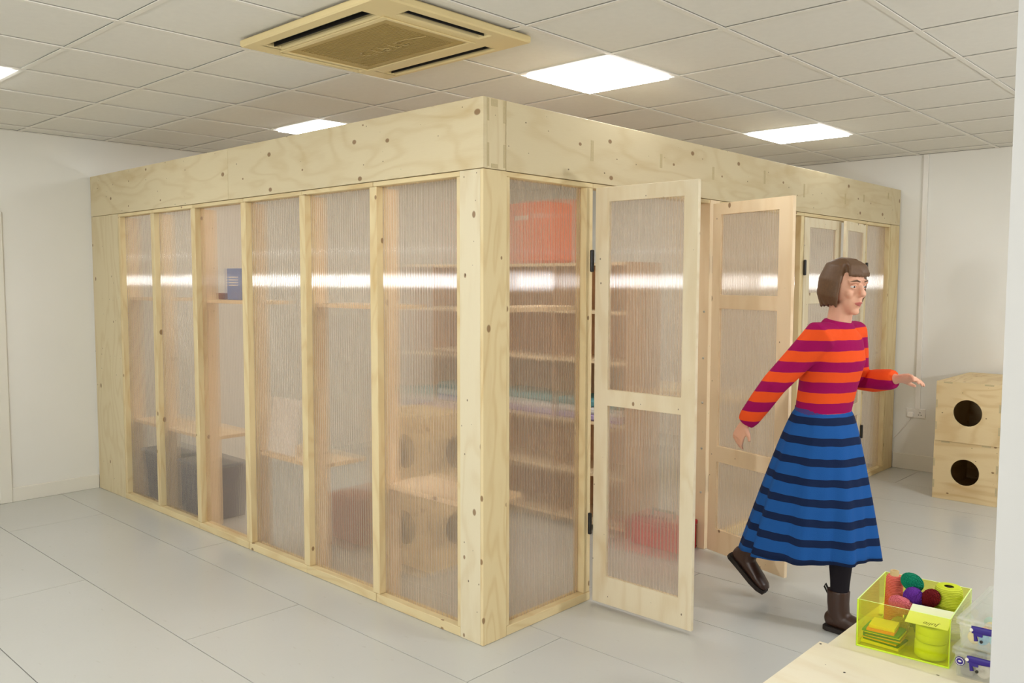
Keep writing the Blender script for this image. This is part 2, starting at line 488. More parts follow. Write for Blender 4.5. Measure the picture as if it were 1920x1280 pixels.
light_labels = {(-2, 0): 'square ceiling light panel glowing directly above the front corner of the plywood booth',
                (-2, 4): 'square ceiling light panel over the far half of the booth doors',
                (-6, 0): 'square ceiling light panel half hidden by the long left fascia of the booth',
                (-6, -4): 'square ceiling light panel cut by the frame near the left wall'}
lt0 = None
for (a, c) in lights:
    i = round((a-0.735)/0.6); j = round((c-0.72)/0.6)
    lab = light_labels.get((i, j), 'square ceiling light panel in another bay, outside the view of the photograph')
    if lt0 is None:
        lt0 = thing('ceiling_light', lab, 'ceiling light', (a, c, H), 0, 'ceiling light panels')
        mb = MB()
        for q in (((0.012, 0.012), (0.588, 0.036)), ((0.012, 0.564), (0.588, 0.588)), ((0.012, 0.036), (0.036, 0.564)), ((0.564, 0.036), (0.588, 0.564))):
            mb.box((*q[0], 0.002), (*q[1], 0.03))
        mb.build('frame', M_TBAR, lt0)
        MB().box((0.036, 0.036, -0.012), (0.564, 0.564, 0.012)).build('diffuser', M_EMIT, lt0)
    else:
        t_ = copy_tree(lt0); t_.location = (a, c, H); t_['label'] = lab

# ceiling cassette
ax0, ax1, ay0, ay1 = AC
ac = thing('air_conditioner', 'large cream ceiling cassette air conditioner with dark slots and a tan grille', 'air conditioner', ((ax0+ax1)/2, (ay0+ay1)/2, H))
hx, hy = (ax1-ax0)/2, (ay1-ay0)/2
def sheet_holes(mb, us, vs, hole, z0, z1, taper=0.0, mi=0):
    """flat sheet on grid lines us x vs, hole(i,j) True = opening; faces both sides + walls (in the u,v,w frame -> x,y,z)"""
    filled = lambda i, j: 0 <= i < len(us)-1 and 0 <= j < len(vs)-1 and not hole(i, j)
    for i in range(len(us)-1):
        for j in range(len(vs)-1):
            if not filled(i, j): continue
            a, b, c, d_ = us[i], us[i+1], vs[j], vs[j+1]
            mb.face([(a, c, z1), (b, c, z1), (b, d_, z1), (a, d_, z1)], None, mi)
            mb.face([(a, d_, z0), (b, d_, z0), (b, c, z0), (a, c, z0)], None, mi)
            if not filled(i-1, j): mb.face([(a, d_, z0), (a, c, z0), (a, c, z1), (a, d_, z1)], [(d_, z0), (c, z0), (c, z1), (d_, z1)], mi)
            if not filled(i+1, j): mb.face([(b, c, z0), (b, d_, z0), (b, d_, z1), (b, c, z1)], [(c, z0), (d_, z0), (d_, z1), (c, z1)], mi)
            if not filled(i, j-1): mb.face([(a, c, z0), (b, c, z0), (b, c, z1), (a, c, z1)], [(a, z0), (b, z0), (b, z1), (a, z1)], mi)
            if not filled(i, j+1): mb.face([(b, d_, z0), (a, d_, z0), (a, d_, z1), (b, d_, z1)], [(b, z0), (a, z0), (a, z1), (b, z1)], mi)
    return mb
us = [-hx, -hx+0.035, -hx+0.10, -0.345, 0.345, hx-0.125, hx-0.055, hx]
vs = [-hy, -hy+0.065, -hy+0.145, -0.235, 0.215, hy-0.095, hy-0.03, hy]
def ac_hole(i, j):
    if i == 3 and j in (1, 5): return True
    if j == 3 and i in (1, 5): return True
    if i == 3 and j == 3: return True
    return False
us[3], us[4] = -0.40, 0.31
sheet_holes(MB(), us, vs, ac_hole, -0.035, -0.004).build('panel', M_AC, ac, 0.006)
MB().box((-hx+0.03, -hy+0.03, -0.012), (hx-0.03, hy-0.03, -0.002)).build('backing', M_ACD, ac)
for lo_, hi_ in (((us[3], vs[1]), (us[4], vs[2])), ((us[3], vs[5]), (us[4], vs[6])), ((us[1], vs[3]), (us[2], vs[4])), ((us[5], vs[3]), (us[6], vs[4]))):
    cx, cy = (lo_[0]+hi_[0])/2, (lo_[1]+hi_[1])/2
    lx, ly = hi_[0]-lo_[0]-0.01, hi_[1]-lo_[1]-0.01
    if lx > ly: MB().box((cx-lx/2, cy+0.004, -0.030), (cx+lx/2, cy+0.007, -0.013)).build('louvre', M_BLACK, ac)
    else: MB().box((cx-0.001, cy-ly/2, -0.030), (cx+0.002, cy+ly/2, -0.013)).build('louvre', M_BLACK, ac)
sheet_holes(MB(), [us[3]-0.02, us[3]-0.001, us[4]+0.001, us[4]+0.02], [vs[3]-0.03, vs[3]-0.001, vs[4]+0.001, vs[4]+0.03], lambda i, j: i == 1 and j == 1, -0.041, -0.0345).build('grille_surround', M_AC, ac, 0.002)
gr = sheet_holes(MB(), [us[3]+0.001, us[3]+0.05, us[4]-0.05, us[4]-0.001], [vs[3]+0.001, vs[3]+0.03, vs[4]-0.03, vs[4]-0.001], lambda i, j: i == 1 and j == 1, -0.036, -0.020).build('grille', M_ACG, ac)
MB().box((us[3]+0.05, vs[3]+0.03, -0.022), (us[4]-0.05, vs[4]-0.03, -0.016)).build('filter', plain('filter mesh', srgb(74, 56, 26), 0.9), gr)
ny = 30
s0 = None
for k in range(ny):
    yy = vs[3]+0.034+(vs[4]-vs[3]-0.068)*k/(ny-1)
    if s0 is None: s0 = MB().box((us[3]+0.05, -0.0028, -0.036), (us[4]-0.05, 0.0028, -0.026)).build('slat', M_ACG, gr, 0, (0, yy, 0))
    else: inst(s0, gr, (0, yy, 0))
mb = MB()   # the worn embossed lettering strokes, too blurred in the photograph to read
for x_, pts in ((-0.16, [(0, 0), (-.03, .015), (-.035, .05), (-.01, .06)]), (-0.10, [(0, 0), (0, .06), (.03, .06)]), (-0.05, [(0, .03), (.03, .03), (.03, .06), (0, .06), (0, 0)]), (0.02, [(0, 0), (0, .06), (.03, .06)]), (0.07, [(.03, .0), (0, .0), (0, .06), (.03, .06)]), (0.06, [(0, .005), (.08, .0), (.19, .03)])):
    mb.tube([(x_+p[0], 0.0+p[1], -0.037) for p in pts], 0.0035, 6)
mb.build('emblem', plain('worn relief', srgb(176, 152, 98), 0.4), ac)['kind'] = 'stuff'

# wall socket with plug and cable
so = thing('wall_socket', 'white double wall socket below the vertical trunking on the back wall', 'socket', (0.18, Y1, 0.497))
MB().box((-0.08, -0.012, -0.042), (0.08, 0, 0.042)).build('face_plate', M_PLASTIC, so, 0.004)
for sx in (-0.036, 0.036):
    MB().box((sx-0.012, -0.016, 0.016), (sx+0.006, -0.012, 0.03)).build('switch', M_PLASTIC, so, 0.001)
mb = MB()
for dx, dz in ((0.036, 0.008), (0.026, -0.012), (0.046, -0.012)): mb.box((dx-0.004, -0.0125, dz-0.003), (dx+0.004, -0.011, dz+0.003))
mb.build('pin_holes', M_BLACK, so)['kind'] = 'stuff'
pl = thing('plug', 'white mains plug pushed into the left outlet of the wall socket', 'plug', (0.142, Y1-0.017, 0.488))
MB().box((-0.026, -0.03, -0.026), (0.026, 0, 0.02)).build('plug_body', M_PLASTIC, pl, 0.006)
mb = MB(); mb.tube([(0, -0.015, -0.024), (0.0, -0.015, -0.045), (-0.02, -0.012, -0.075), (-0.06, -0.008, -0.13), (-0.105, -0.006, -0.19), (-0.137, -0.006, -0.225)], 0.0045, 8)
mb.build('cable', M_PLASTIC, pl)

# ------------------------------------------------------------------ plywood booth
T, FB = 2.42, 2.117
bo = thing('plywood_booth', 'large plywood room within the room with fluted clear panels and open doors', 'booth', (0, 0, 0))
def bpart(name, lo, hi, m, g=2, bevel=0.0015):
    return box(name, lo, hi, m, bo, g, bevel)
# fascia
fb1 = bpart('fascia_board', (-4.27, 0, FB), (-2.173, 0.024, T), M_PLY, 0)
fb2 = bpart('fascia_board', (-2.170, 0, FB), (0.0, 0.0238, T), M_PLY, 0)
fb3 = bpart('fascia_board', (-0.024, 0.0245, FB), (-0.0005, 0.142, T), M_PLY, 2)
fb4 = bpart('fascia_board', (-0.024, 0.1445, FB), (0, 4.885, T), M_PLY, 1)
fb5 = bpart('fascia_board', (-0.024, 4.888, FB), (0, 5.095, T), M_PLY, 2)
for (y_, zc, h_) in ((0.760, 2.272, 0.10), (1.372, 2.285, 0.075), (1.93, 2.27, 0.075), (2.583, 2.305, 0.085), (3.178, 2.266, 0.092), (3.901, 2.26, 0.08), (4.27, 2.29, 0.06), (4.80, 2.35, 0.05)):
    box('tenon', (-0.01, y_-0.011, zc-h_/2), (0.0012, y_+0.011, zc+h_/2), M_TENON, fb4)
for (z0_, z1_) in ((FB+0.01, FB+0.11), (T-0.10, T-0.004)):
    box('tenon', (-0.01, 0.026, z0_), (0.0004, 0.037, z1_), M_TENON, fb3)
    box('tenon', (-0.01, 0.126, z0_), (0.0004, 0.141, z1_), M_TENON, fb3)
box('tenon', (-0.01, 0.05, T-0.035), (0.0004, 0.09, T-0.004), M_TENON, fb3)
box('tenon', (-0.01, 0.05, FB+0.004), (0.0004, 0.09, FB+0.022), M_TENON, fb3)
# roof edge beams behind the fascia
bpart('top_rail', (-4.27, 0.026, FB-0.002), (-0.03, 0.12, FB+0.04), M_PINE, 0)
bpart('top_rail', (-0.12, 0.13, FB-0.002), (-0.026, 5.09, FB+0.04), M_PINE, 1)
# posts and end boards
bpart('post_board', (-0.148, 0.0, 0.001), (-0.0195, 0.02, FB-0.003), M_PLYL, 2)
bpart('post_board', (-0.019, 0.0, 0.001), (0.0, 0.150, FB-0.003), M_PINE, 2)
bpart('post_core', (-0.14, 0.021, 0.001), (-0.02, 0.14, FB-0.003), M_PLY, 2)
bpart('end_board', (-4.27, 0.0, 0.001), (-3.785, 0.02, FB-0.003), M_PLY, 2)

def pane_mesh(w, h, t=0.012, p=0.019):
    """fluted sheet, w along +x, h along +z, flutes bulge to -y, back flat at y=+t"""
    mb = MB(); n = max(1, round(w/p)); p = w/n
    prof = []
    rr = 0.0030
    for k in range(n):
        x_ = k*p
        for a in (-78, -50, -25, 0, 25, 50, 78):
            q = x_+p*0.5+rr*math.sin(math.radians(a)); prof.append((q, -rr*math.cos(math.radians(a))+0.0006))
        a0 = p*0.5+rr*1.1; a1 = p*1.5-rr*1.1
        for m_ in range(1, 6):
            f = m_/6; q = x_+a0+(a1-a0)*f
            if q < w-0.0005: prof.append((q, -0.0026*math.sin(PI*f)))
    prof = [(0, 0)]+[q for q in prof if 0.0005 < q[0] < w-0.0005]+[(w, 0)]
    prof.sort()
    mb.grid([[(x_, y_, 0) for x_, y_ in prof], [(x_, y_, h) for x_, y_ in prof]], 0, False, True)
    for i_ in range(len(prof)-1):      # the ridges are the rib lines between the flutes
        if max(prof[i_][1], prof[i_+1][1]) < -0.0001 and abs(((prof[i_][0]+prof[i_+1][0])/2 % p)-p/2) < rr*0.9: mb.mi[i_] = 1
    mb.face([(w, t, 0), (0, t, 0), (0, t, h), (w, t, h)])
    mb.face([(0, t, 0), (0, 0, 0), (0, 0, h), (0, t, h)]); mb.face([(w, 0, 0), (w, t, 0), (w, t, h), (w, 0, h)])
    mb.face([(0, 0, h), (w, 0, h), (w, t, h), (0, t, h)]); mb.face([(0, t, 0), (w, t, 0), (w, 0, 0), (0, 0, 0)])
    return mb

# left facade frames: mullions at these x
mull = [(-3.785, -3.755), (-3.25, -3.20), (-2.665, -2.612), (-2.04, -1.985), (-1.42, -1.368), (-0.80, -0.745), (-0.172, -0.149)]
for k, (a, b_) in enumerate(mull):
    bpart('mullion', (a, 0.004, 0.046), (b_, 0.075, FB-0.026), M_PINE, 2, 0.002)
pane0 = None
for k in range(6):
    a, b_ = mull[k][1], mull[k+1][0]
    bpart('sill_rail', (a-0.025 if k else a-0.03, 0.002, 0.001), (b_+0.025 if k < 5 else b_+0.022, 0.075, 0.045), M_PINE, 0, 0.002)
    bpart('head_rail', (a-0.025 if k else a-0.03, 0.004, FB-0.025), (b_+0.025 if k < 5 else b_+0.022, 0.075, FB-0.003), M_PINE, 0, 0.002)
    o = pane_mesh(b_-a-0.002, FB-0.025-0.046).build('clear_pane', [M_POLYM, M_POLYM] if k == 2 else [M_POLY, M_POLYR], bo)
    o.location = (a+0.001, 0.042, 0.0455)

def rframe(y0, y1, m0=0.022, m1=0.05):
    """fixed panel in the right facade plane x=0 from y0 to y1"""
    bpart('mullion', (-0.075, y0, 0.046), (-0.004, y0+m0, FB-0.026), M_PINE, 2, 0.002)
    bpart('mullion', (-0.075, y1-m1, 0.046), (-0.004, y1, FB-0.026), M_PINE, 2, 0.002)
    bpart('sill_rail', (-0.075, y0, 0.001), (-0.002, y1, 0.045), M_PINE, 1, 0.002)
    bpart('head_rail', (-0.075, y0, FB-0.025), (-0.004, y1, FB-0.003), M_PINE, 1, 0.002)
    o = pane_mesh(y1-y0-m0-m1-0.002, FB-0.025-0.046).build('clear_pane', [M_POLY, M_POLYR], bo)
    o.location = (-0.042, y0+m0+0.001, 0.0455); o.rotation_euler = (0, 0, PI/2)
rframe(0.151, 0.775)
rframe(2.02, 3.20)
rframe(4.345, 4.885, 0.03, 0.02)
bpart('post_board', (-0.12, 1.905, 0.001), (-0.001, 2.018, FB-0.003), M_BIRCH, 2)
bpart('post_board', (-0.12, 4.888, 0.001), (-0.001, 5.095, FB-0.003), M_PINE, 2)
bpart('door_head', (-0.075, 0.776, FB-0.025), (-0.004, 1.904, FB-0.003), M_PINE, 1)
bpart('door_head', (-0.075, 3.201, FB-0.025), (-0.004, 4.344, FB-0.003), M_PINE, 1)
for z_ in (0.35, 0.62, 0.90, 1.17, 1.45):
    mb = MB(); mb.ball((0, 0, 0), (0.007, 0.003, 0.007), 10, 6)
    mb.build('screw', M_SCREW, bo, 0, (-0.03, 1.903, z_))

# doors: local x along the leaf from the hinge, y thickness 0..0.022, z up
def door_leaf(w, holes, m, label=None):
    root = MB()
    us_ = sorted({0, w, *(h[0] for h in holes), *(h[1] for h in holes)})
    vs_ = sorted({0, 2.065, *(h[2] for h in holes), *(h[3] for h in holes)})
    def hol(i, j):
        cx, cy = (us_[i]+us_[i+1])/2, (vs_[j]+vs_[j+1])/2
        return any(h[0] < cx < h[1] and h[2] < cy < h[3] for h in holes)
    sheet_holes(root, us_, vs_, hol, -0.022, 0.0)
    # sheet frame (u, v, w) -> (x, z, -y): front face at y = 0 - w
    root.v = [(p[0], -p[2], p[1]) for p in root.v]
    root.uv = [[(q[1], q[0]) for q in f] for f in root.uv]
    root.f = [tuple(f) for f in root.f]
    d_ = root.build('door', m, bo, 0.0012)
    for h in holes:
        o = pane_mesh(h[1]-h[0]-0.001, h[3]-h[2]-0.001, 0.008).build('clear_pane', [M_POLY, M_POLYR], d_)
        o.location = (h[0]+0.0005, 0.010, h[2]+0.0005)
    for z_ in (1.71, 0.395):
        mb = MB(); mb.cyl((0, 0, z_-0.05), (0, 0, z_+0.05), 0.0105, n=14)
        mb.ball((0, 0, z_+0.05), (0.0105, 0.0105, 0.005), 12, 6); mb.ball((0, 0, z_-0.05), (0.0105, 0.0105, 0.005), 12, 6)
        mb.build('hinge', M_BLACK, d_, 0, (-0.010, -0.012, 0))
    return d_
two = [(0.082, 0.50, 0.142, 1.000), (0.082, 0.50, 1.080, 1.995)]
three = [(0.066, 0.50, 0.14, 0.545), (0.066, 0.50, 0.640, 1.452), (0.066, 0.50, 1.532, 1.998)]
d1 = door_leaf(0.572, two, M_PLYD); d1.location = (0.042, 0.738, 0.02)
d2 = door_leaf(0.595, three, M_BIRCH); d2.location = (0.035, 1.876, 0.02); d2.rotation_euler = (0, 0, math.atan2(1.705-1.87, 0.62-0.055))
for ch in d2.children:
    if ch.name.startswith('hinge'): ch.location.y = 0.024
three3 = [(0.09, 0.545, h[2], h[3]) for h in three]
d3 = door_leaf(0.638, three3, M_PLYD); d3.location = (-0.001, 3.206, 0.02); d3.rotation_euler = (0, 0, PI/2)
m4 = [(0.55-h[1], 0.55-h[0], h[2], h[3]) for h in three]
d4 = door_leaf(0.55, m4, M_PLYD)
for ch in d4.children:
    if ch.name.startswith('hinge'): ch.location = (0.55+0.008, -0.012, 0); ch.scale = (-1, 1, 1)
ang = PI/2-math.radians(-6.5)
d4.rotation_euler = (0, 0, ang); d4.location = (-0.001-0.55*math.cos(ang), 4.335-0.55*math.sin(ang), 0.02)

# shelves fixed inside the booth
SH = M_BIRCH
for a, b_ in ((-3.77, -3.22), (-2.63, -2.02), (-1.39, -0.78)):
    bpart('shelf', (a, 0.08, 1.485), (b_, 0.36, 1.506), SH, 0)
bpart('shelf', (-0.36, 0.175, 1.485), (-0.082, 0.755, 1.506), SH, 1)
for a, b_ in ((-3.77, -3.22), (-3.22, -2.63), (-2.02, -1.39), (-0.78, -0.16)):
    bpart('shelf', (a, 0.08, 0.575), (b_, 0.42, 0.598), SH, 0)
# uprights that carry the shelves
for x_ in (-3.775, -3.225, -2.638, -2.012, -1.394, -0.772):
    bpart('upright', (x_-0.009, 0.076, 0.001), (x_+0.009, 0.165, FB-0.03), M_BIRCH, 2)

# ------------------------------------------------------------------ plywood crates with round holes
def round_panel(w, h, t, r, cx, cz, n=40):
    """panel in x-z, front at y=0, back at y=t, with a round hole"""
    mb = MB()
    ring = [(cx+r*math.cos(2*PI*k/n), cz+r*math.sin(2*PI*k/n)) for k in range(n)]
    def edge(ang):
        c, s = math.cos(ang), math.sin(ang)
        ts = []
        if c > 1e-9: ts.append((w-cx)/c)
        if c < -1e-9: ts.append(-cx/c)
        if s > 1e-9: ts.append((h-cz)/s)
        if s < -1e-9: ts.append(-cz/s)
        q = min(ts); return (cx+q*c, cz+q*s)
    outer = [edge(2*PI*k/n) for k in range(n)]
    corners = [(0, 0), (w, 0), (w, h), (0, h)]
    for k in range(n):
        k2 = (k+1) % n
        a, b = ring[k], ring[k2]; c, d = outer[k2], outer[k]
        poly = [a, d]
        for q in corners:
            ang = math.atan2(q[1]-cz, q[0]-cx) % (2*PI)
            if 2*PI*k/n < ang < 2*PI*(k+1)/n: poly.append(q)
        poly += [c, b]
        mb.face([(p[0], 0, p[1]) for p in poly], poly)
        mb.face([(p[0], t, p[1]) for p in reversed(poly)], list(reversed(poly)))
        mb.face([(a[0], 0, a[1]), (b[0], 0, b[1]), (b[0], t, b[1]), (a[0], t, a[1])], [(0, 0)]*4, 0, True)
    for (a, b) in zip(corners, corners[1:]+corners[:1]):
        mb.face([(a[0], t, a[1]), (a[0], 0, a[1]), (b[0], 0, b[1]), (b[0], t, b[1])][::-1], [(a[0], a[1]), (a[0]+t, a[1]), (b[0]+t, b[1]), (b[0], b[1])])
    return mb
def crate(name, label, loc, w, d, h, group, holes='f', rz=0, r=0.098):
    t = thing(name, label, 'crate', loc, rz, group); k = 0.015
    round_panel(w, h, k, r, w/2, h/2).build('front_panel', M_CRATE, t)
    MB().box((0, d-k, 0), (w, d, h), 0).build('back_panel', M_CRATE, t, 0.001)
    MB().box((k, k+0.0005, h-k), (w-k, d-k-0.0005, h), 1).build('top_panel', M_CRATE, t, 0.001)
    MB().box((k, k+0.0005, 0), (w-k, d-k-0.0005, k), 1).build('bottom_panel', M_CRATE, t, 0.001)
    MB().box((0, k+0.0005, 0), (k-0.0005, d-k-0.0005, h), 1).build('side_panel', M_CRATE, t, 0.001)
    if 'r' in holes:
        o = round_panel(d-2*k-0.001, h, k-0.0005, r, (d-2*k)/2, h/2).build('side_panel', M_CRATE, t)
        o.location = (w, k+0.0005, 0); o.rotation_euler = (0, 0, PI/2)
    else: MB().box((w-k+0.0005, k+0.0005, 0), (w, d-k-0.0005, h), 1).build('side_panel', M_CRATE, t, 0.001)
    for zz in (0.25, 0.62):
        for xx in (0.0, w-0.012):
            MB().box((xx, -0.0008, h*zz-0.03), (xx+0.012, 0.004, h*zz+0.03)).build('tenon', M_TENON, t)
    for xx in (0.05, w-0.11): MB().box((xx, -0.0008, h-0.012), (xx+0.06, 0.004, h-0.0005)).build('tenon', M_TENON, t)
    return t
crate('storage_crate', 'lower plywood crate with a round hole, under another crate by the back wall', (0.6, 4.22, 0.001), 0.437, 0.85, 0.440, 'crates by the back wall')
crate('storage_crate', 'upper plywood crate with a round hole, on top of the one by the back wall', (0.606, 4.212, 0.443), 0.437, 0.85, 0.447, 'crates by the back wall')
crate('storage_crate', 'bottom plywood crate of the pair seen blurred through the booth panels', (-1.33, 0.47, 0.001), 0.44, 0.44, 0.44, 'crates inside the booth', 'fr')
crate('storage_crate', 'top plywood crate of the pair seen blurred through the booth panels', (-1.33, 0.47, 0.443), 0.44, 0.44, 0.44, 'crates inside the booth', 'fr')

# ------------------------------------------------------------------ things inside the booth
def boxy(name, label, cat, lo, hi, m, bevel=0.004, group=None, rz=0):
    c = ((lo[0]+hi[0])/2, (lo[1]+hi[1])/2, lo[2])
    o = MB().box((lo[0]-c[0], lo[1]-c[1], 0), (hi[0]-c[0], hi[1]-c[1], hi[2]-lo[2])).build(name, m, None, bevel, c, (0, 0, rz))
    return tag(o, label, cat, group)
blue = plain('blue card', srgb(58, 110, 190), 0.5)
bx = thing('carton', 'blue carton with white lines standing on the upper shelf inside the booth', 'carton', (-2.40, 0.20, 1.507))
MB().box((-0.085, -0.05, 0), (0.085, 0.05, 0.20)).build('carton_body', blue, bx, 0.002)
for k in range(4): MB().box((-0.055, -0.052, 0.09+0.017*k), (0.055, -0.0495, 0.096+0.017*k)).build('printed_line', M_PLASTIC, bx)
bt = thing('bottle', 'pale pink bottle beside the blue carton on the upper shelf', 'bottle', (-2.22, 0.19, 1.507))
mb = MB(); mb.lathe([(0.0005, 0), (0.042, 0.002), (0.045, 0.03), (0.045, 0.11), (0.022, 0.135), (0.016, 0.14), (0.016, 0.16), (0.0005, 0.161)], 20); mb.build('bottle_body', plain('pink plastic', srgb(232, 176, 160), 0.4), bt)
mb = MB(); mb.cyl((0, 0, 0.158), (0, 0, 0.18), 0.018); mb.build('cap', M_PLASTIC, bt)
boxy('tin', 'small dark red tin on the upper shelf, left of the blue carton', 'tin', (-2.585, 0.14, 1.507), (-2.53, 0.22, 1.55), plain('dark red tin', srgb(110, 30, 28), 0.4))
sh = MB().box((-0.15, -0.004, 0), (0.15, 0.004, 0.33)).build('white_board', plain('white card', srgb(240, 240, 242), 0.5), None, 0.001, (-1.815, 0.115, 0.6025), (math.radians(-9), 0, 0))
tag(sh, 'white board leaning on the low shelf inside the booth', 'board')
for x_, lab in ((-3.495, 'dark blue plastic tub on the floor behind the clear panel nearest the left wall'), (-2.92, 'dark blue plastic tub on the floor behind the second clear panel from the left wall')):
    tb = thing('storage_tub', lab, 'tub', (x_, 0.26, 0.002), 0, 'blue tubs inside the booth')
    mb = MB(); mb.grid([[(sx*a, sy*c, z_) for sx, sy in ((-1, -1), (1, -1), (1, 1), (-1, 1))] for a, c, z_ in ((0.19, 0.12, 0.0), (0.215, 0.14, 0.36))], 0, True, False)
    mb.face([(-0.19, -0.12, 0), (-0.19, 0.12, 0), (0.19, 0.12, 0), (0.19, -0.12, 0)]); mb.face([(-0.212, -0.138, 0.33), (0.212, -0.138, 0.33), (0.212, 0.138, 0.33), (-0.212, 0.138, 0.33)])
    mb.build('tub_body', plain('dark blue plastic', srgb(48, 62, 96), 0.4), tb)
    MB().box((-0.225, -0.15, 0.3605), (0.225, 0.15, 0.38)).build('lid', plain('grey blue lid', srgb(84, 98, 124), 0.4), tb, 0.004)
boxy('cardboard_box', 'reddish brown cardboard box low inside the booth behind the clear panel', 'box', (-1.86, 0.50, 0.002), (-1.55, 0.80, 0.30), plain('brown card', srgb(160, 104, 80), 0.8))
rb = thing('toolbox', 'red toolbox on the booth floor seen through the lower pane of the open door', 'toolbox', (-0.225, 1.80, 0.002))
MB().box((-0.18, -0.09, 0), (0.18, 0.09, 0.15)).build('toolbox_body', plain('red plastic', srgb(206, 44, 54), 0.4), rb, 0.006)
MB().box((-0.185, -0.095, 0.15), (0.185, 0.095, 0.18)).build('lid', plain('deep red plastic', srgb(180, 34, 44), 0.4), rb, 0.006)
mb = MB(); mb.tube([(-0.08, 0, 0.18), (-0.08, 0, 0.215), (0.08, 0, 0.215), (0.08, 0, 0.18)], 0.009, 8); mb.build('handle', M_BLACK, rb)
# shelving unit deep in the booth
cab = wood('reddish plywood', srgb(208, 172, 138), srgb(184, 144, 110), 0.2, False)
su = thing('shelving_unit', 'tall brown plywood shelving unit standing deep inside the booth', 'shelving', (-2.3, 1.75, 0.001))
W_, D_, H_ = 1.83, 0.36, 1.75
MB().box((0, D_-0.012, 0), (W_, D_, H_), 2).build('back_panel', cab, su)
for x_ in (0, 0.604, 1.208, W_-0.018): MB().box((x_, 0, 0), (x_+0.018, D_-0.013, H_), 2).build('upright', cab, su)
for z_ in (0.04, 0.36, 0.70, 1.10, 1.42, H_-0.02):
    for x_ in (0.0185, 0.6225, 1.2265): MB().box((x_, 0.0, z_), (x_+0.585, D_-0.0135, z_+0.018), 0).build('shelf', M_BIRCH, su)
teal = plain('teal fabric', srgb(92, 150, 158), 0.8); lil = plain('lilac fabric', srgb(176, 160, 200), 0.8); white_f = plain('white fabric', srgb(226, 226, 230), 0.8)
for x_, ww in ((-1.055, 0.53), (-1.65, 0.54), (-2.265, 0.53)):
    for k, (mm, nm) in enumerate(((lil, 'lilac'), (white_f, 'white'), (teal, 'teal'))):
        boxy('folded_cloth', f'{nm} folded cloth in the {"nearest" if x_ > -1.2 else "middle" if x_ > -2 else "farthest"} pile on the shelving inside the booth', 'cloth', (x_, 1.76, 0.720+0.046*k), (x_+ww, 2.06, 0.765+0.046*k), mm, 0.012, 'folded cloths on the shelving')
og = plain('orange fabric', srgb(236, 110, 58), 0.8, noise=0.15)
ob = thing('orange_bin', 'large orange fabric bin on top of the shelving, seen through the panel beside the door', 'bin', (-1.40, 1.93, 1.752))
MB().box((-0.22, -0.15, 0), (0.22, 0.15, 0.42)).build('bin_body', og, ob, 0.02)
MB().box((-0.06, -0.158, 0.30), (0.06, -0.149, 0.33)).build('handle', plain('white webbing', srgb(230, 226, 220), 0.8), ob)
# desk seen through the doorway
dk = thing('workbench', 'plywood workbench behind the open doors inside the booth', 'bench', (-2.0, 3.3, 0.001))
MB().box((0, 0, 0.71), (1.5, 0.6, 0.735), 0).build('bench_top', M_PLYD, dk, 0.002)
for x_ in (0.02, 1.42):
    for y_ in (0.02, 0.53): MB().box((x_, y_, 0), (x_+0.05, y_+0.05, 0.709), 2).build('leg', M_PINE, dk)

# ------------------------------------------------------------------ low plywood units with craft boxes, lower right
def plinth(label, x0, x1, y0, y1, z):
    t = thing('plywood_plinth', label, 'plinth', (x0, y0, 0.001), 0, 'low plywood plinths'); w, d, h = x1-x0, y1-y0, z-0.001; k = 0.018
    MB().box((0, 0, h-k), (w, d, h), 0).build('top_panel', M_PLYP, t, 0.0015)
    MB().box((0, 0.0, 0), (k, d, h-k-0.0005), 1).build('side_panel', M_PLY, t, 0.001)
    MB().box((w-k, 0.0, 0), (w, d, h-k-0.0005), 1).build('side_panel', M_PLY, t, 0.001)
    MB().box((k+0.0005, 0, 0), (w-k-0.0005, k, h-k-0.0005), 0).build('front_panel', M_PLY, t, 0.001)
    MB().box((k+0.0005, d-k, 0), (w-k-0.0005, d, h-k-0.0005), 0).build('back_panel', M_PLY, t, 0.001)
    for sx, sy in ((0.012, d-0.02), (0.15, d-0.17), (w-0.05, 0.06)):
        mb = MB(); mb.cyl((sx, sy, h-0.001), (sx, sy, h+0.0004), 0.004, n=10); mb.build('screw_head', M_SOLE, t)
    return t
plinth('nearer low plywood plinth, its bare top cut by the frame', 1.500, 2.12, -0.46, 0.064, 0.452)
plinth('farther low plywood plinth carrying the green acrylic box and the clear boxes', 1.520, 2.30, 0.068, 0.64, 0.444)
ZT = 0.4445

# fluorescent acrylic box
ab0 = (1.593, 0.130); abw, abd, abh, at_ = 0.277, 0.335, 0.156, 0.004
ab = thing('acrylic_box', 'open fluorescent yellow-green acrylic box full of yarn on the plywood plinth', 'box', (ab0[0], ab0[1], ZT))
def acr(name, lo, hi):
    mb = MB(); mb.box(lo, hi)
    ext = [hi[i]-lo[i] for i in range(3)]; ax = ext.index(min(ext))
    for i in range(6): mb.mi[i] = 0 if i//2 == ax else 1
    return mb.build(name, [M_ACRYL, M_ACRYL_E], ab)
acr('base', (at_, at_, 0), (abw-at_, abd-at_, at_))
acr('front_wall', (0, 0, 0), (abw, at_, abh)); acr('back_wall', (0, abd-at_, 0), (abw, abd, abh))
acr('side_wall', (0, at_, 0), (at_, abd-at_, abh)); acr('side_wall', (abw-at_, at_, 0), (abw, abd-at_, abh))
ZB = ZT+at_+0.0005
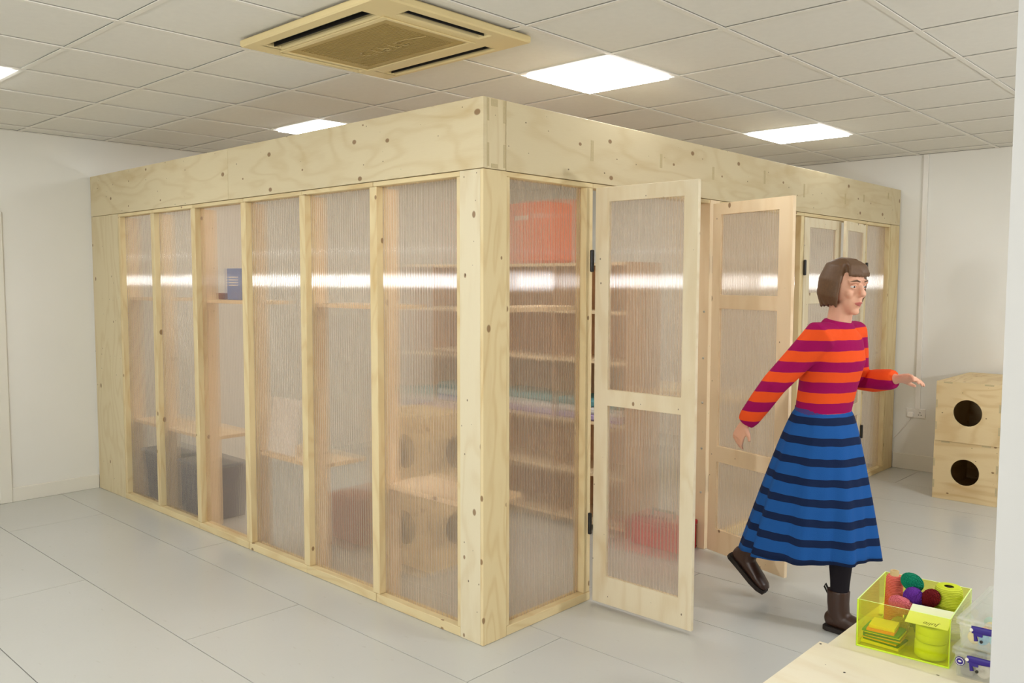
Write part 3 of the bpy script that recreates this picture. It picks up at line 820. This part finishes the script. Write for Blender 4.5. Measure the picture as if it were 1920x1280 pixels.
# paper stack, front left
pc = {'lemon': srgb(238, 222, 84), 'green': srgb(58, 140, 78), 'orange': srgb(240, 140, 70), 'dark green': srgb(30, 104, 74), 'amber': srgb(232, 176, 60), 'yellow': srgb(236, 226, 60)}
z_ = ZB
rnd = random.Random(3)
stack = [('yellow', 0.118, 0.086, .010), ('dark green', .112, .084, .005), ('amber', .11, .085, .004), ('green', .112, .082, .007), ('amber', .108, .08, .004), ('dark green', .112, .086, .006), ('yellow', .110, .084, .003), ('green', .113, .088, .007), ('orange', .084, .07, .007), ('lemon', .078, .074, .011)]
pos_words = ['bottom', 'second', 'third', 'fourth', 'fifth', 'sixth', 'seventh', 'eighth', 'ninth', 'top']
for k, (c, a, b_, h) in enumerate(stack):
    jx, jy, jr = (rnd.uniform(-.005, .005), rnd.uniform(-.005, .005), rnd.uniform(-.12, .12))
    x_, y_ = ab0[0]+0.072, ab0[1]+0.070
    if k >= 8: x_ -= 0.004; y_ -= 0.006 if k == 8 else 0.0
    o = MB().box((-a/2, -b_/2, 0), (a/2, b_/2, h-0.0004)).build('paper_pad', plain('paper '+c, pc[c], 0.8), None, 0, (x_+jx, y_+jy, z_), (0, 0, jr-0.05))
    tag(o, f'{c} paper pad, {pos_words[k]} of the pile in the acrylic box' if k not in (0, 9) else f'{c} paper pad at the {pos_words[k]} of the pile in the acrylic box', 'paper', 'paper pads in the acrylic box')
    z_ += h
# lime rolls, front right
M_LIME = plain('lime ribbon', srgb(214, 226, 62), 0.6, noise=0.05, nscale=8)
cx, cy = ab0[0]+0.212, ab0[1]+0.058
zr = ZB
for k, lab in enumerate(('lime ribbon roll at the bottom right of the acrylic box', 'lime ribbon roll on top of the other roll in the acrylic box')):
    t = thing('ribbon_roll', lab, 'ribbon', (cx+0.002*k, cy, zr), 0, 'lime ribbon rolls')
    mb = MB(); mb.lathe([(0.014, 0.0), (0.044, 0.0), (0.047, 0.003), (0.0475, 0.022), (0.0465, 0.0235), (0.0475, 0.025), (0.047, 0.046), (0.044, 0.049), (0.014, 0.049), (0.014, 0.0)], 36)
    mb.build('ribbon', M_LIME, t)
    mb = MB(); mb.lathe([(0.010, 0.001), (0.0138, 0.001), (0.0138, 0.048), (0.010, 0.048), (0.010, 0.001)], 20); mb.build('core', plain('card core', srgb(196, 170, 128), 0.8), t)
    zr += 0.0515
# handwritten card leaning over the rolls
nt = thing('note_card', 'pale card with handwriting lying on the lime ribbon rolls in the acrylic box', 'card', (ab0[0]+0.203, ab0[1]+0.060, zr+0.012), 0)
nt.rotation_euler = (math.radians(10), 0, math.radians(2))
MB().box((-0.062, -0.046, 0), (0.062, 0.075, 0.0008)).build('card_sheet', plain('card paper', srgb(236, 240, 200), 0.7), nt)
fc = bpy.data.curves.new('handwriting', 'FONT'); fc.body = 'Julie'; fc.size = 0.026; fc.align_x = 'CENTER'; fc.extrude = 0.0002; fc.shear = 0.3
fo = bpy.data.objects.new('handwriting', fc); COL.objects.link(fo); fo.parent = nt; fo.location = (0.012, -0.022, 0.0011); fo.rotation_euler = (0, 0, PI)
fc.materials.append(M_BLACK)
hm = bpy.data.meshes.new_from_object(fo.evaluated_get(bpy.context.evaluated_depsgraph_get()))
ho = bpy.data.objects.new('handwriting', hm); COL.objects.link(ho); ho.parent = nt; ho.location = fo.location; ho.rotation_euler = fo.rotation_euler
ho['kind'] = 'stuff'
bpy.data.objects.remove(fo)

# the box stands slightly askew on the plinth with what lies flat in it
AR = Matrix.Translation((ab0[0], ab0[1], 0)) @ Matrix.Rotation(math.radians(5), 4, 'Z') @ Matrix.Translation((-ab0[0], -ab0[1], 0))
for o in list(COL.objects):
    if o.parent is None and o.name.split('.')[0] in ('acrylic_box', 'paper_pad', 'ribbon_roll', 'note_card'):
        o.matrix_world = AR @ Matrix.LocRotScale(o.location, o.rotation_euler, o.scale)
# yarn cones and balls
def cone(name, label, loc, r0, r1, h, m, core_m, core_h, grp, rim=0.004):
    t = thing(name, label, 'yarn cone', loc, 0, grp)
    mb = MB(); n = 60; prof = [(0.004, 0.0)]
    for k in range(n+1):
        f = k/n; prof.append((r0+(r1-r0)*f-(0.006*(max(0, f-0.9)/0.1)**2)+0.0006*math.sin(k*2.4), 0.003+h*f))
    prof.append((0.015, h+0.002)); mb.lathe(prof, 40); mb.build('yarn', m, t)
    mb = MB(); ri, ro = 0.010, 0.0145
    mb.lathe([(ri, h-0.02), (ri, h+core_h), (ro, h+core_h), (ro, h-0.02)], 24); mb.build('core', core_m, t)
    return t
cone('yarn_cone', 'coral pink yarn cone with a card tube, in the back left of the acrylic box', (1.611, 0.42, ZB), 0.031, 0.027, 0.158, yarn('coral yarn', srgb(244, 128, 112), srgb(222, 92, 84), 60, 'Z'), plain('card tube', srgb(208, 180, 128), 0.8), 0.018, 'yarn cones')
cone('yarn_cone', 'fat lime yarn cone in the back right of the acrylic box', (1.789, 0.412, ZB), 0.046, 0.042, 0.165, yarn('lime yarn', srgb(228, 236, 84), srgb(204, 216, 50), 60, 'Z'), plain('dark tube', srgb(60, 40, 24), 0.8), -0.002, 'yarn cones')
def yarn_ball(label, c, r, col1, col2, rot=(0, 0, 0), sq=(1, 1, 1), cat='yarn'):
    rng = random.Random(label)
    R = Matrix.Rotation(rot[2], 3, 'Z') @ Matrix.Rotation(rot[1], 3, 'Y') @ Matrix.Rotation(rot[0], 3, 'X')
    t = thing('yarn_ball', label, cat, c, 0, 'yarn balls')
    mb = MB(); mb.ball((0, 0, 0), tuple(r*0.93*q for q in sq), 20, 12, 0, None, R)
    m = yarn(label[:24], col1, col2, 90, 'X'); mb.build('yarn', m, t)
    mb = MB()
    for k in range(22):       # strands wound round the ball
        ax = Vector((rng.gauss(0, .5), rng.gauss(0, .5), 1)).normalized()
        a = ax.orthogonal().normalized(); b_ = ax.cross(a); off = rng.uniform(-0.55, 0.55)
        rr = math.sqrt(1-off*off); pts = []
        for q in range(21):
            an = 2*PI*q/20; v_ = (a*math.cos(an)+b_*math.sin(an))*rr+ax*off
            v_ = Vector((v_.x*sq[0], v_.y*sq[1], v_.z*sq[2]))*(r*0.955)
            pts.append(R @ v_)
        mb.tube(pts, 0.0016, 5, 0, False)
    o = mb.build('strands', m, t); o['kind'] = 'stuff'
    return t
yarn_ball('pale straw yarn ball under the pink one in the acrylic box', (1.672, 0.302, ZB+0.031), 0.031, srgb(216, 190, 120), srgb(180, 150, 84))
yarn_ball('grey yarn ball buried at the bottom of the acrylic box', (1.737, 0.335, ZB+0.031), 0.031, srgb(120, 150, 90), srgb(90, 110, 60))
yarn_ball('olive yarn ball at the back bottom of the acrylic box', (1.688, 0.40, ZB+0.033), 0.033, srgb(130, 150, 70), srgb(100, 120, 50))
yarn_ball('mustard yarn ball under the emerald green one in the acrylic box', (1.684, 0.408, ZB+0.100), 0.031, srgb(200, 160, 70), srgb(160, 120, 40))
yarn_ball('teal yarn ball under the dark red one in the acrylic box', (1.742, 0.348, ZB+0.083), 0.022, srgb(40, 130, 140), srgb(20, 90, 100))
yarn_ball('emerald green yarn ball at the back of the acrylic box', (1.676, 0.400, ZB+0.156), 0.035, srgb(20, 160, 120), srgb(8, 110, 84), (0.3, 0.4, 0.2), (1.1, 1, 0.8))
yarn_ball('purple yarn ball in the middle of the acrylic box', (1.701, 0.338, ZB+0.128), 0.033, srgb(122, 60, 176), srgb(84, 30, 130), (0.6, 0.3, 0))
yarn_ball('pink marl yarn ball nearest the front of the acrylic box', (1.679, 0.285, ZB+0.110), 0.034, srgb(244, 140, 150), srgb(206, 84, 100), (0, 0.35, 0.3), (1.2, 0.9, 0.85))
yarn_ball('dark red yarn ball beside the lime cone in the acrylic box', (1.750, 0.352, ZB+0.132), 0.033, srgb(134, 24, 30), srgb(88, 10, 18), (0.4, 0.6, 0), (0.85, 1, 1.1))
yarn_ball('navy blue yarn ball behind the handwritten card in the acrylic box', (1.750, 0.285, ZB+0.096), 0.034, srgb(26, 40, 150), srgb(12, 20, 100), (0, 0.3, 0), (1.15, 1, 0.8))

# clear lidded storage boxes with indigo clips
def clear_box(label, x0, y0, z0, w, d, h, grp, roundel):
    t = thing('storage_box', label, 'storage box', (x0, y0, z0), 0, grp)
    k = 0.0025; e = 0.008
    mb = MB()   # tapered open shell
    outer = lambda z, i: [(e-i, e-i, z), (w-e+i, e-i, z), (w-e+i, d-e+i, z), (e-i, d-e+i, z)]
    mb.grid([outer(0.0, -0.006), outer(h-0.016, 0.0), [(p[0]+(k if p[0] < w/2 else -k), p[1]+(k if p[1] < d/2 else -k), p[2]) for p in outer(h-0.016, 0.0)], [(p[0]+(k if p[0] < w/2 else -k), p[1]+(k if p[1] < d/2 else -k), p[2]+k) for p in outer(0.0, -0.006)]], 0, True, False)
    mb.face(outer(0.0, -0.006)[::-1]); mb.face([(p[0], p[1], k) for p in outer(0, -0.009)])
    mb.build('tub', M_CLEAR, t)
    mb = MB(); mb.box((0.001, 0.001, h-0.022), (w-0.001, d-0.001, h-0.006)); mb.build('lid', M_CLEAR, t, 0.004)
    mb = MB()
    for a, b_ in (((0.001, 0.001), (w-0.001, 0.016)), ((0.001, d-0.016), (w-0.001, d-0.001)), ((0.001, 0.017), (0.018, d-0.017)), ((w-0.018, 0.017), (w-0.001, d-0.017))): mb.box((*a, h-0.0055), (*b_, h-0.001))
    mb.build('lid_rim', M_CLEAR, t, 0.0015)
    mb = MB()   # clip handle on the front
    hx0, hx1, hz = 0.045, w-0.045, h-0.026
    mb.tube([(hx0, 0.001, hz), (hx0+0.012, 0.0, hz+0.001), (w/2, -0.002, hz+0.006), (hx1-0.012, 0.0, hz+0.001), (hx1, 0.001, hz)], [(0.011, 0.004), (0.012, 0.004), (0.009, 0.004), (0.012, 0.004), (0.011, 0.004)], 10, 0, True, True, (0, 0, 1))
    for xx in (hx0+0.014, hx1-0.014): mb.box((xx-0.006, -0.003, hz-0.016), (xx+0.016, 0.004, hz))
    for sx, xx in ((1, hx0), (-1, hx1)): mb.tube([(xx+sx*0.008, 0.003, hz-0.010), (xx+sx*0.013, 0.001, hz-0.032)], [(0.004, 0.004), (0.006, 0.004)], 8, 0, True, True, (1, 0, 0))
    hd = mb.build('clip_handle', M_PURPLE, t)
    mb = MB()
    for xx in (hx0, hx1): mb.cyl((xx, -0.004, hz), (xx, 0.0, hz), 0.005, n=14)
    mb.build('pivot', M_PLASTIC, hd)
    mb = MB()
    for xx in (hx0+0.026, hx1-0.026): mb.cyl((xx, 0.002, hz-0.032), (xx, 0.006, hz-0.032), 0.0045, n=12)
    mb.build('catch_hole', M_BLACK, t)
    if roundel:
        rd = MB(); rd.cyl((0.024, 0.0035, h-0.040), (0.024, 0.0065, h-0.040), 0.0135, n=28); rd = rd.build('roundel', M_PURPLE, t)
        mb = MB()
        mb.tube([(0.024+0.0105*math.cos(2*PI*q/24), 0.0032, h-0.040+0.0105*math.sin(2*PI*q/24)) for q in range(25)], 0.0011, 5, 0, False)
        mb.ball((0.024, 0.0032, h-0.040), (0.0052, 0.001, 0.0030), 12, 6)
        mb.build('ring_mark', M_PLASTIC, rd)
    return t
clear_box('upper clear storage box with indigo clips, on top of the other beside the green box', 1.890, 0.122, ZT+0.0915, 0.255, 0.37, 0.088, 'clear storage boxes', False)
clear_box('lower clear storage box with round emblem and indigo clips, under the other', 1.884, 0.112, ZT, 0.255, 0.37, 0.090, 'clear storage boxes', True)
rng = random.Random(5)
pom = [('sky blue', srgb(120, 190, 220)), ('butter yellow', srgb(240, 214, 120)), ('orange', srgb(236, 150, 90)), ('aqua', srgb(140, 208, 214)), ('mint', srgb(176, 220, 196))]
pm = {n_: plain('pompom '+n_, c_, 0.95, bump=0.8, nscale=300) for n_, c_ in pom}
spots = [(0, 0.05, 0.04), (1, 0.03, 0.035), (2, 0.045, 0.085), (3, 0.085, 0.05), (0, 0.09, 0.10), (1, 0.05, 0.14), (3, 0.10, 0.16), (4, 0.035, 0.19), (0, 0.08, 0.21), (3, 0.13, 0.12), (4, 0.14, 0.05), (0, 0.13, 0.20), (3, 0.09, 0.27), (1, 0.04, 0.26), (0, 0.14, 0.28), (4, 0.07, 0.32)]
for k, (ci, px, py) in enumerate(spots):
    nm = pom[ci][0]; r_ = rng.uniform(0.017, 0.020)
    mb = MB(); mb.ball((0, 0, 0), r_, 14, 9, 0, lambda q: 1+0.06*math.sin(q.x*19)*math.sin(q.y*23)*math.sin(q.z*17))
    o = mb.build('pompom', pm[nm], None, 0, (1.890+0.012+px, 0.122+0.012+py, ZT+0.0915+0.0035+r_))
    tag(o, f'{nm} pompom inside the upper clear storage box', 'pompom', f'{nm} pompoms in the upper clear box')
M_CREAMP = plain('cream card disc', srgb(226, 216, 198), 0.7)
for k, (px, py, zz) in enumerate(((0.085, 0.045, 0), (0.135, 0.035, 0), (0.185, 0.05, 0), (0.11, 0.13, 0), (0.17, 0.14, 0), (0.09, 0.21, 0))):
    mb = MB(); mb.lathe([(0.006, 0), (0.0215, 0), (0.0225, 0.002), (0.0225, 0.014), (0.0215, 0.016), (0.006, 0.016), (0.006, 0)], 24)
    o = mb.build('ribbon_spool', M_CREAMP, None, 0, (1.884+px, 0.112+py, ZT+0.004+0.0225), (math.radians(82), 0, rng.uniform(-.3, .3)))
    tag(o, 'cream ribbon spool standing on edge inside the lower clear storage box', 'spool', 'cream spools in the lower clear box')
boxy('card_case', 'grey card case lying in the left front of the lower clear storage box', 'case', (1.906, 0.134, ZT+0.005), (1.940, 0.29, ZT+0.030), plain('grey card', srgb(150, 146, 134), 0.7), 0.002)

# ------------------------------------------------------------------ the woman striding out of the booth
PX, PY = 0.955, 1.33
def remesh(o, voxel, smooth=4, fac=0.5):
    m = o.modifiers.new('r', 'REMESH'); m.mode = 'VOXEL'; m.voxel_size = voxel; m.use_smooth_shade = True
    s = o.modifiers.new('s', 'SMOOTH'); s.iterations = smooth; s.factor = fac
    dg = bpy.context.evaluated_depsgraph_get()
    me = bpy.data.meshes.new_from_object(o.evaluated_get(dg))
    mats = list(o.data.materials)
    o.modifiers.clear(); old = o.data; o.data = me; me.name = old.name
    bpy.data.meshes.remove(old)
    if not me.materials:
        for mm in mats: me.materials.append(mm)
    for p in me.polygons: p.use_smooth = True
    return o
pe = thing('person', 'woman in an orange and magenta striped jumper and blue skirt striding from the booth', 'person', (PX, PY, 0.0))
V = Vector
HIP = V((0.0, 0, 0.93)); CH = V((0.045, 0, 1.27)); NK = V((0.065, 0, 1.44)); HC = V((0.095, 0, 1.605))
sR, eR, wR = V((0.05, -0.165, 1.385)), V((-0.13, -0.245, 1.155)), V((-0.275, -0.24, 0.955))
sL, eL, wL = V((0.06, 0.165, 1.385)), V((0.07, 0.25, 1.14)), V((0.265, 0.20, 1.175))
hR, kR, aR = V((0.0, -0.068, 0.90)), V((0.14, -0.080, 0.495)), V((0.135, -0.075, 0.10))
hL, kL, aL = V((0.0, 0.068, 0.90)), V((-0.12, 0.075, 0.505)), V((-0.405, 0.075, 0.215))
mb = MB()
UPX = (1, 0, 0)
mb.tube([(0, 0, 0.84), (0, 0, 0.93), (0.005, 0, 1.04), (0.025, 0, 1.15), (0.045, 0, 1.28), (0.055, 0, 1.37), (0.062, 0, 1.43)], [(0.08, 0.12), (0.095, 0.135), (0.085, 0.125), (0.10, 0.135), (0.115, 0.155), (0.085, 0.15), (0.05, 0.07)], 24, 0, True, True, UPX)
mb.tube([NK-V((0.01, 0, 0.05)), NK, NK+V((0.012, 0, 0.09))], [0.062, 0.055, 0.054], 16, 0, True, True, UPX)
for s, e, w_ in ((sR, eR, wR), (sL, eL, wL)):
    mb.tube([s+(V((0.05, 0, 1.37))-s)*0.35, s, s.lerp(e, 0.4), e, e.lerp(w_, 0.25), e.lerp(w_, 0.7), w_], [0.055, 0.056, 0.044, 0.037, 0.041, 0.031, 0.025], 14)
for h, k, a in ((hR, kR, aR), (hL, kL, aL)):
    mb.tube([h+V((0, 0, 0.03)), h.lerp(k, 0.35), k, k.lerp(a, 0.3), k.lerp(a, 0.65), a, a-V((0, 0, 0.02))], [0.070, 0.068, 0.056, 0.057, 0.044, 0.036, 0.036], 16)
# head: skull, face, jaw, nose, brow, lips, ears
HR = Matrix.Rotation(math.radians(-22), 3, 'Z') @ Matrix.Rotation(math.radians(7), 3, 'Y')
def hp(x, y, z): return HC + HR @ V((x, y, z))
def skull(q):
    f = 1.0
    if q.x > 0.3: f -= 0.07*(q.x-0.3)
    if q.z < -0.2: f -= 0.16*(-0.2-q.z)*(1.25-max(q.x, 0))
    return f
mb.ball(hp(-0.012, 0, 0.012), (0.098, 0.077, 0.112), 24, 18, 0, skull, HR)
mb.ball(hp(0.036, 0, -0.055), (0.048, 0.050, 0.066), 18, 12, 0, None, HR)
mb.ball(hp(0.066, 0, -0.104), (0.020, 0.022, 0.017), 12, 8, 0, None, HR)
mb.tube([hp(0.084, 0, 0.020), hp(0.094, 0, -0.002), hp(0.104, 0, -0.020), hp(0.086, 0, -0.028)], [(0.009, 0.008), (0.010, 0.010), (0.013, 0.014), (0.009, 0.012)], 10)
for sy in (-1, 1):
    mb.tube([hp(0.082, sy*0.010, 0.032), hp(0.078, sy*0.034, 0.037), hp(0.062, sy*0.055, 0.030)], 0.010, 8)
    mb.ball(hp(0.060, sy*0.040, -0.022), (0.019, 0.018, 0.020), 12, 8)
    mb.ball(hp(-0.010, sy*0.077, -0.004), (0.020, 0.009, 0.032), 12, 8, 0, None, HR)
mb.tube([hp(0.076, -0.022, -0.060), hp(0.088, 0, -0.057), hp(0.076, 0.022, -0.060)], 0.0065, 8)
mb.tube([hp(0.074, -0.018, -0.070), hp(0.086, 0, -0.070), hp(0.074, 0.018, -0.070)], 0.0065, 8)
# hands: palm, four fingers, thumb
def hand(wr, d, up, side):
    d = d.normalized(); n = up-d*up.dot(d); n.normalize(); s = d.cross(n)*side      # n = back of hand, s = thumb side
    mb.tube([wr-d*0.01, wr+d*0.02, wr+d*0.05, wr+d*0.082], [(0.020, 0.024), (0.017, 0.030), (0.015, 0.037), (0.012, 0.038)], 14, 0, True, True, n)
    for j, (L, o) in enumerate(((0.066, 0.030), (0.075, 0.010), (0.070, -0.010), (0.055, -0.029))):
        b = wr+d*0.076+s*o; c1, c2 = (0.25+0.05*j), (0.75+0.06*j)
        p1 = b+(d*math.cos(c1)-n*math.sin(c1))*L*0.45
        p2 = p1+(d*math.cos(c2)-n*math.sin(c2))*L*0.32
        p3 = p2+(d*math.cos(c2+.3)-n*math.sin(c2+.3))*L*0.25
        mb.tube([b, p1, p2, p3], [0.0095, 0.0088, 0.0078, 0.006], 8)
    b = wr+d*0.022+s*0.024
    p1 = b+(d*0.6+s*0.75-n*0.2).normalized()*0.034; p2 = p1+(d*0.9+s*0.3-n*0.35).normalized()*0.028
    mb.tube([b-s*0.008, b, p1, p2], [0.013, 0.0125, 0.010, 0.007], 8)
hand(wR, wR-eR+V((0.03, 0, -0.03)), V((-0.35, -1, 0)), -1)
hand(wL, wL-eL, V((0, 0.6, 1)), -1)
body = mb.build('body', [M_SKIN, M_TIGHTS], pe)
remesh(body, 0.0046, 7)
if len(body.data.materials) < 2:
    body.data.materials.clear(); body.data.materials.append(M_SKIN); body.data.materials.append(M_TIGHTS)
for p in body.data.polygons: p.material_index = 1 if (p.center.z < 0.93 and abs(p.center.y) < 0.17 and not (p.center.x < -0.2 and p.center.y < -0.1)) else 0
M_EYEW = plain('eye white', srgb(232, 228, 222), 0.25); M_IRIS = plain('dark iris', srgb(52, 38, 30), 0.2); M_LIP = plain('lips', srgb(184, 98, 92), 0.45)
for sy in (-1, 1):
    mb = MB(); mb.ball(hp(0.0675, sy*0.031, 0.012), (0.0125, 0.0125, 0.0085), 14, 10); e = mb.build('eye', M_EYEW, pe)
    mb = MB(); mb.ball(hp(0.0765, sy*0.0325, 0.012), (0.0045, 0.0055, 0.0055), 12, 8); mb.build('iris', M_IRIS, e)
    mb = MB(); mb.tube([hp(0.076, sy*0.019, 0.0185), hp(0.080, sy*0.031, 0.0215), hp(0.070, sy*0.044, 0.017)], [0.003, 0.0042, 0.003], 8); mb.tube([hp(0.076, sy*0.020, 0.006), hp(0.0785, sy*0.031, 0.0035), hp(0.070, sy*0.043, 0.007)], [0.002, 0.003, 0.002], 8); mb.build('eyelid', M_SKIN, pe)['kind'] = 'stuff'
    mb = MB(); mb.tube([hp(0.090, sy*0.014, 0.036), hp(0.088, sy*0.032, 0.042), hp(0.070, sy*0.054, 0.034)], [(0.003, 0.003), (0.0042, 0.003), (0.002, 0.002)], 8); mb.build('eyebrow', M_HAIR, pe)
mb = MB(); mb.tube([hp(0.0805, -0.021, -0.063), hp(0.0935, -0.006, -0.060), hp(0.0935, 0.006, -0.060), hp(0.0805, 0.021, -0.063)], [0.002, 0.0045, 0.0045, 0.002], 8)
mb.tube([hp(0.080, -0.018, -0.067), hp(0.0915, 0, -0.071), hp(0.080, 0.018, -0.067)], [0.002, 0.005, 0.002], 8); mb.build('lips', M_LIP, pe)
# hair: chin length bob of overlapping locks
mb = MB(); rg = random.Random(11)
mb.ball(hp(-0.024, 0, 0.028), (0.101, 0.086, 0.108), 24, 16, 0, lambda q: 0.9 if (q.x > 0.45 and q.z < 0.45) else 1.0, HR)
for k in range(46):
    a = math.radians(62+236*k/45)+rg.uniform(-.03, .03)
    cx_, cy_ = math.cos(a), math.sin(a)
    L = -0.085+rg.uniform(-0.012, 0.012) if abs(math.degrees(a)-180) > 40 else -0.10+rg.uniform(-0.012, 0.012)
    mb.tube([hp(-0.01+0.03*cx_, 0.03*cy_, 0.128), hp(-0.02+0.080*cx_, 0.068*cy_, 0.095), hp(-0.022+0.102*cx_, 0.090*cy_, 0.03), hp(-0.024+0.102*cx_, 0.094*cy_, -0.04), hp(-0.018+0.088*cx_, 0.082*cy_, L)], [0.010, 0.015, 0.015, 0.013, 0.006], 8)
for k in range(9):        # fringe swept sideways
    f = (k-4)/4
    mb.tube([hp(-0.005, 0.03*f, 0.126), hp(0.050, 0.045*f+0.004, 0.102), hp(0.076-0.016*abs(f), 0.056*f+0.006, 0.070), hp(0.079-0.018*abs(f), 0.060*f+0.008, 0.055)], [0.010, 0.011, 0.009, 0.005], 8)
hair = mb.build('hair', M_HAIR, pe); remesh(hair, 0.0045, 7)
# jumper
M_KNIT = stripes('orange and magenta stripes', [(0.0, srgb(230, 82, 32)), (0.5, srgb(152, 10, 84))], 0.098)
mb = MB()
mb.tube([(0.0, 0, 0.985), (0.004, 0, 1.04), (0.022, 0, 1.15), (0.042, 0, 1.28), (0.052, 0, 1.37), (0.058, 0, 1.42), (0.064, 0, 1.452)], [(0.118, 0.158), (0.120, 0.158), (0.126, 0.162), (0.140, 0.178), (0.112, 0.172), (0.078, 0.105), (0.062, 0.072)], 28, 0, True, True, UPX)
for s, e, w_ in ((sR, eR, wR), (sL, eL, wL)):
    mb.tube([s+(V((0.05, 0, 1.36))-s)*0.4, s, s.lerp(e, 0.4), e, e.lerp(w_, 0.4), e.lerp(w_, 0.85), e.lerp(w_, 0.97)], [0.072, 0.076, 0.066, 0.058, 0.056, 0.050, 0.042], 16)
j = mb.build('jumper', M_KNIT, pe); remesh(j, 0.007, 6)
# skirt: flared, swinging back, with soft folds
M_SKIRT = stripes('blue skirt stripes', [(0.0, srgb(30, 84, 152)), (0.62, srgb(20, 36, 70))], 0.092)
mb = MB(); rows_ = []; n = 120
for i in range(26):
    f = i/25; z_ = 1.03-0.69*f
    cx_ = -0.058*f**1.2; rx = 0.118+0.205*f**0.75; ry = 0.156+0.10*f**0.8
    row = []
    for k in range(n):
        a = 2*PI*k/n
        fold = 1+0.055*f*math.sin(9*a+0.8)+0.03*f*math.sin(17*a)
        hem = (0.03*math.cos(a+0.3)-0.02)*f
        row.append((cx_+rx*fold*math.cos(a), ry*fold*math.sin(a), z_-hem*(-1)))
    rows_.append(row)
mb.grid(rows_, 0, True, True)
mb.grid([[(p[0]*0.985, p[1]*0.985, p[2]) for p in r_] for r_ in reversed(rows_)], 0, True, True)
nb = len(rows_)*n
for k in range(n):
    k2 = (k+1) % n; b0 = (len(rows_)-1)*n
    mb.f.append((b0+k, b0+k2, nb+k2, nb+k)); mb.uv.append([(0, 0)]*4); mb.mi.append(0); mb.sm.append(True)
mb.build('skirt', M_SKIRT, pe)
mb = MB(); mb.tube([(0, 0, 1.0), (0, 0, 1.04)], [(0.124, 0.162), (0.119, 0.157)], 40, 0, False, True, UPX); mb.build('waistband', plain('indigo waistband', srgb(62, 52, 120), 0.8), pe)
# boots
def boot(a, pitch, name_group):
    R_ = Matrix.Rotation(pitch, 3, 'Y')
    P = lambda x, y, z: a + R_ @ V((x, y, z))
    mb = MB()
    mb.tube([P(-0.004, 0, 0.10), P(-0.004, 0, 0.04), P(0.0, 0, -0.01), P(0.018, 0, -0.045)], [(0.052, 0.047), (0.050, 0.045), (0.050, 0.043), (0.05, 0.041)], 18, 0, True, True, R_ @ V((1, 0, 0)))
    mb.tube([P(-0.060, 0, -0.048), P(-0.045, 0, -0.045), P(0.0, 0, -0.038), (P(0.06, 0, -0.046)), P(0.12, 0, -0.056), P(0.165, 0, -0.062), P(0.188, 0, -0.066)], [(0.024, 0.024), (0.036, 0.034), (0.046, 0.037), (0.038, 0.042), (0.029, 0.046), (0.023, 0.040), (0.012, 0.022)], 18, 0, True, True, R_ @ V((0, 0, 1)))
    b = mb.build('boot', M_LEATHER, pe); remesh(b, 0.005, 3)
    mb = MB()
    out = [(-0.066, .022), (-0.05, .034), (0, .037), (.05, .041), (.11, .048), (.16, .043), (.192, .022)]
    ring = [(x, y) for x, y in out]+[(x, -y) for x, y in reversed(out)]
    mb.grid([[P(x, y, z) for x, y in ring] for z in (-0.097, -0.082, -0.076)], 0, True, False)
    mb.cap([P(x, y, -0.097) for x, y in ring], 0, True); mb.cap([P(x, y, -0.076) for x, y in ring])
    mb.build('sole', M_SOLE, b)
    mb = MB(); mb.tube([P(-0.050, 0, 0.085), P(-0.066, 0, 0.115), P(-0.072, 0, 0.10), P(-0.054, 0, 0.07)], [(0.002, 0.009)]*4, 8); mb.build('pull_tab', M_BLACK, b)
boot(aR, 0.0, 0)
boot(aL+V((0.0, 0, 0.005)), math.radians(38), 0)
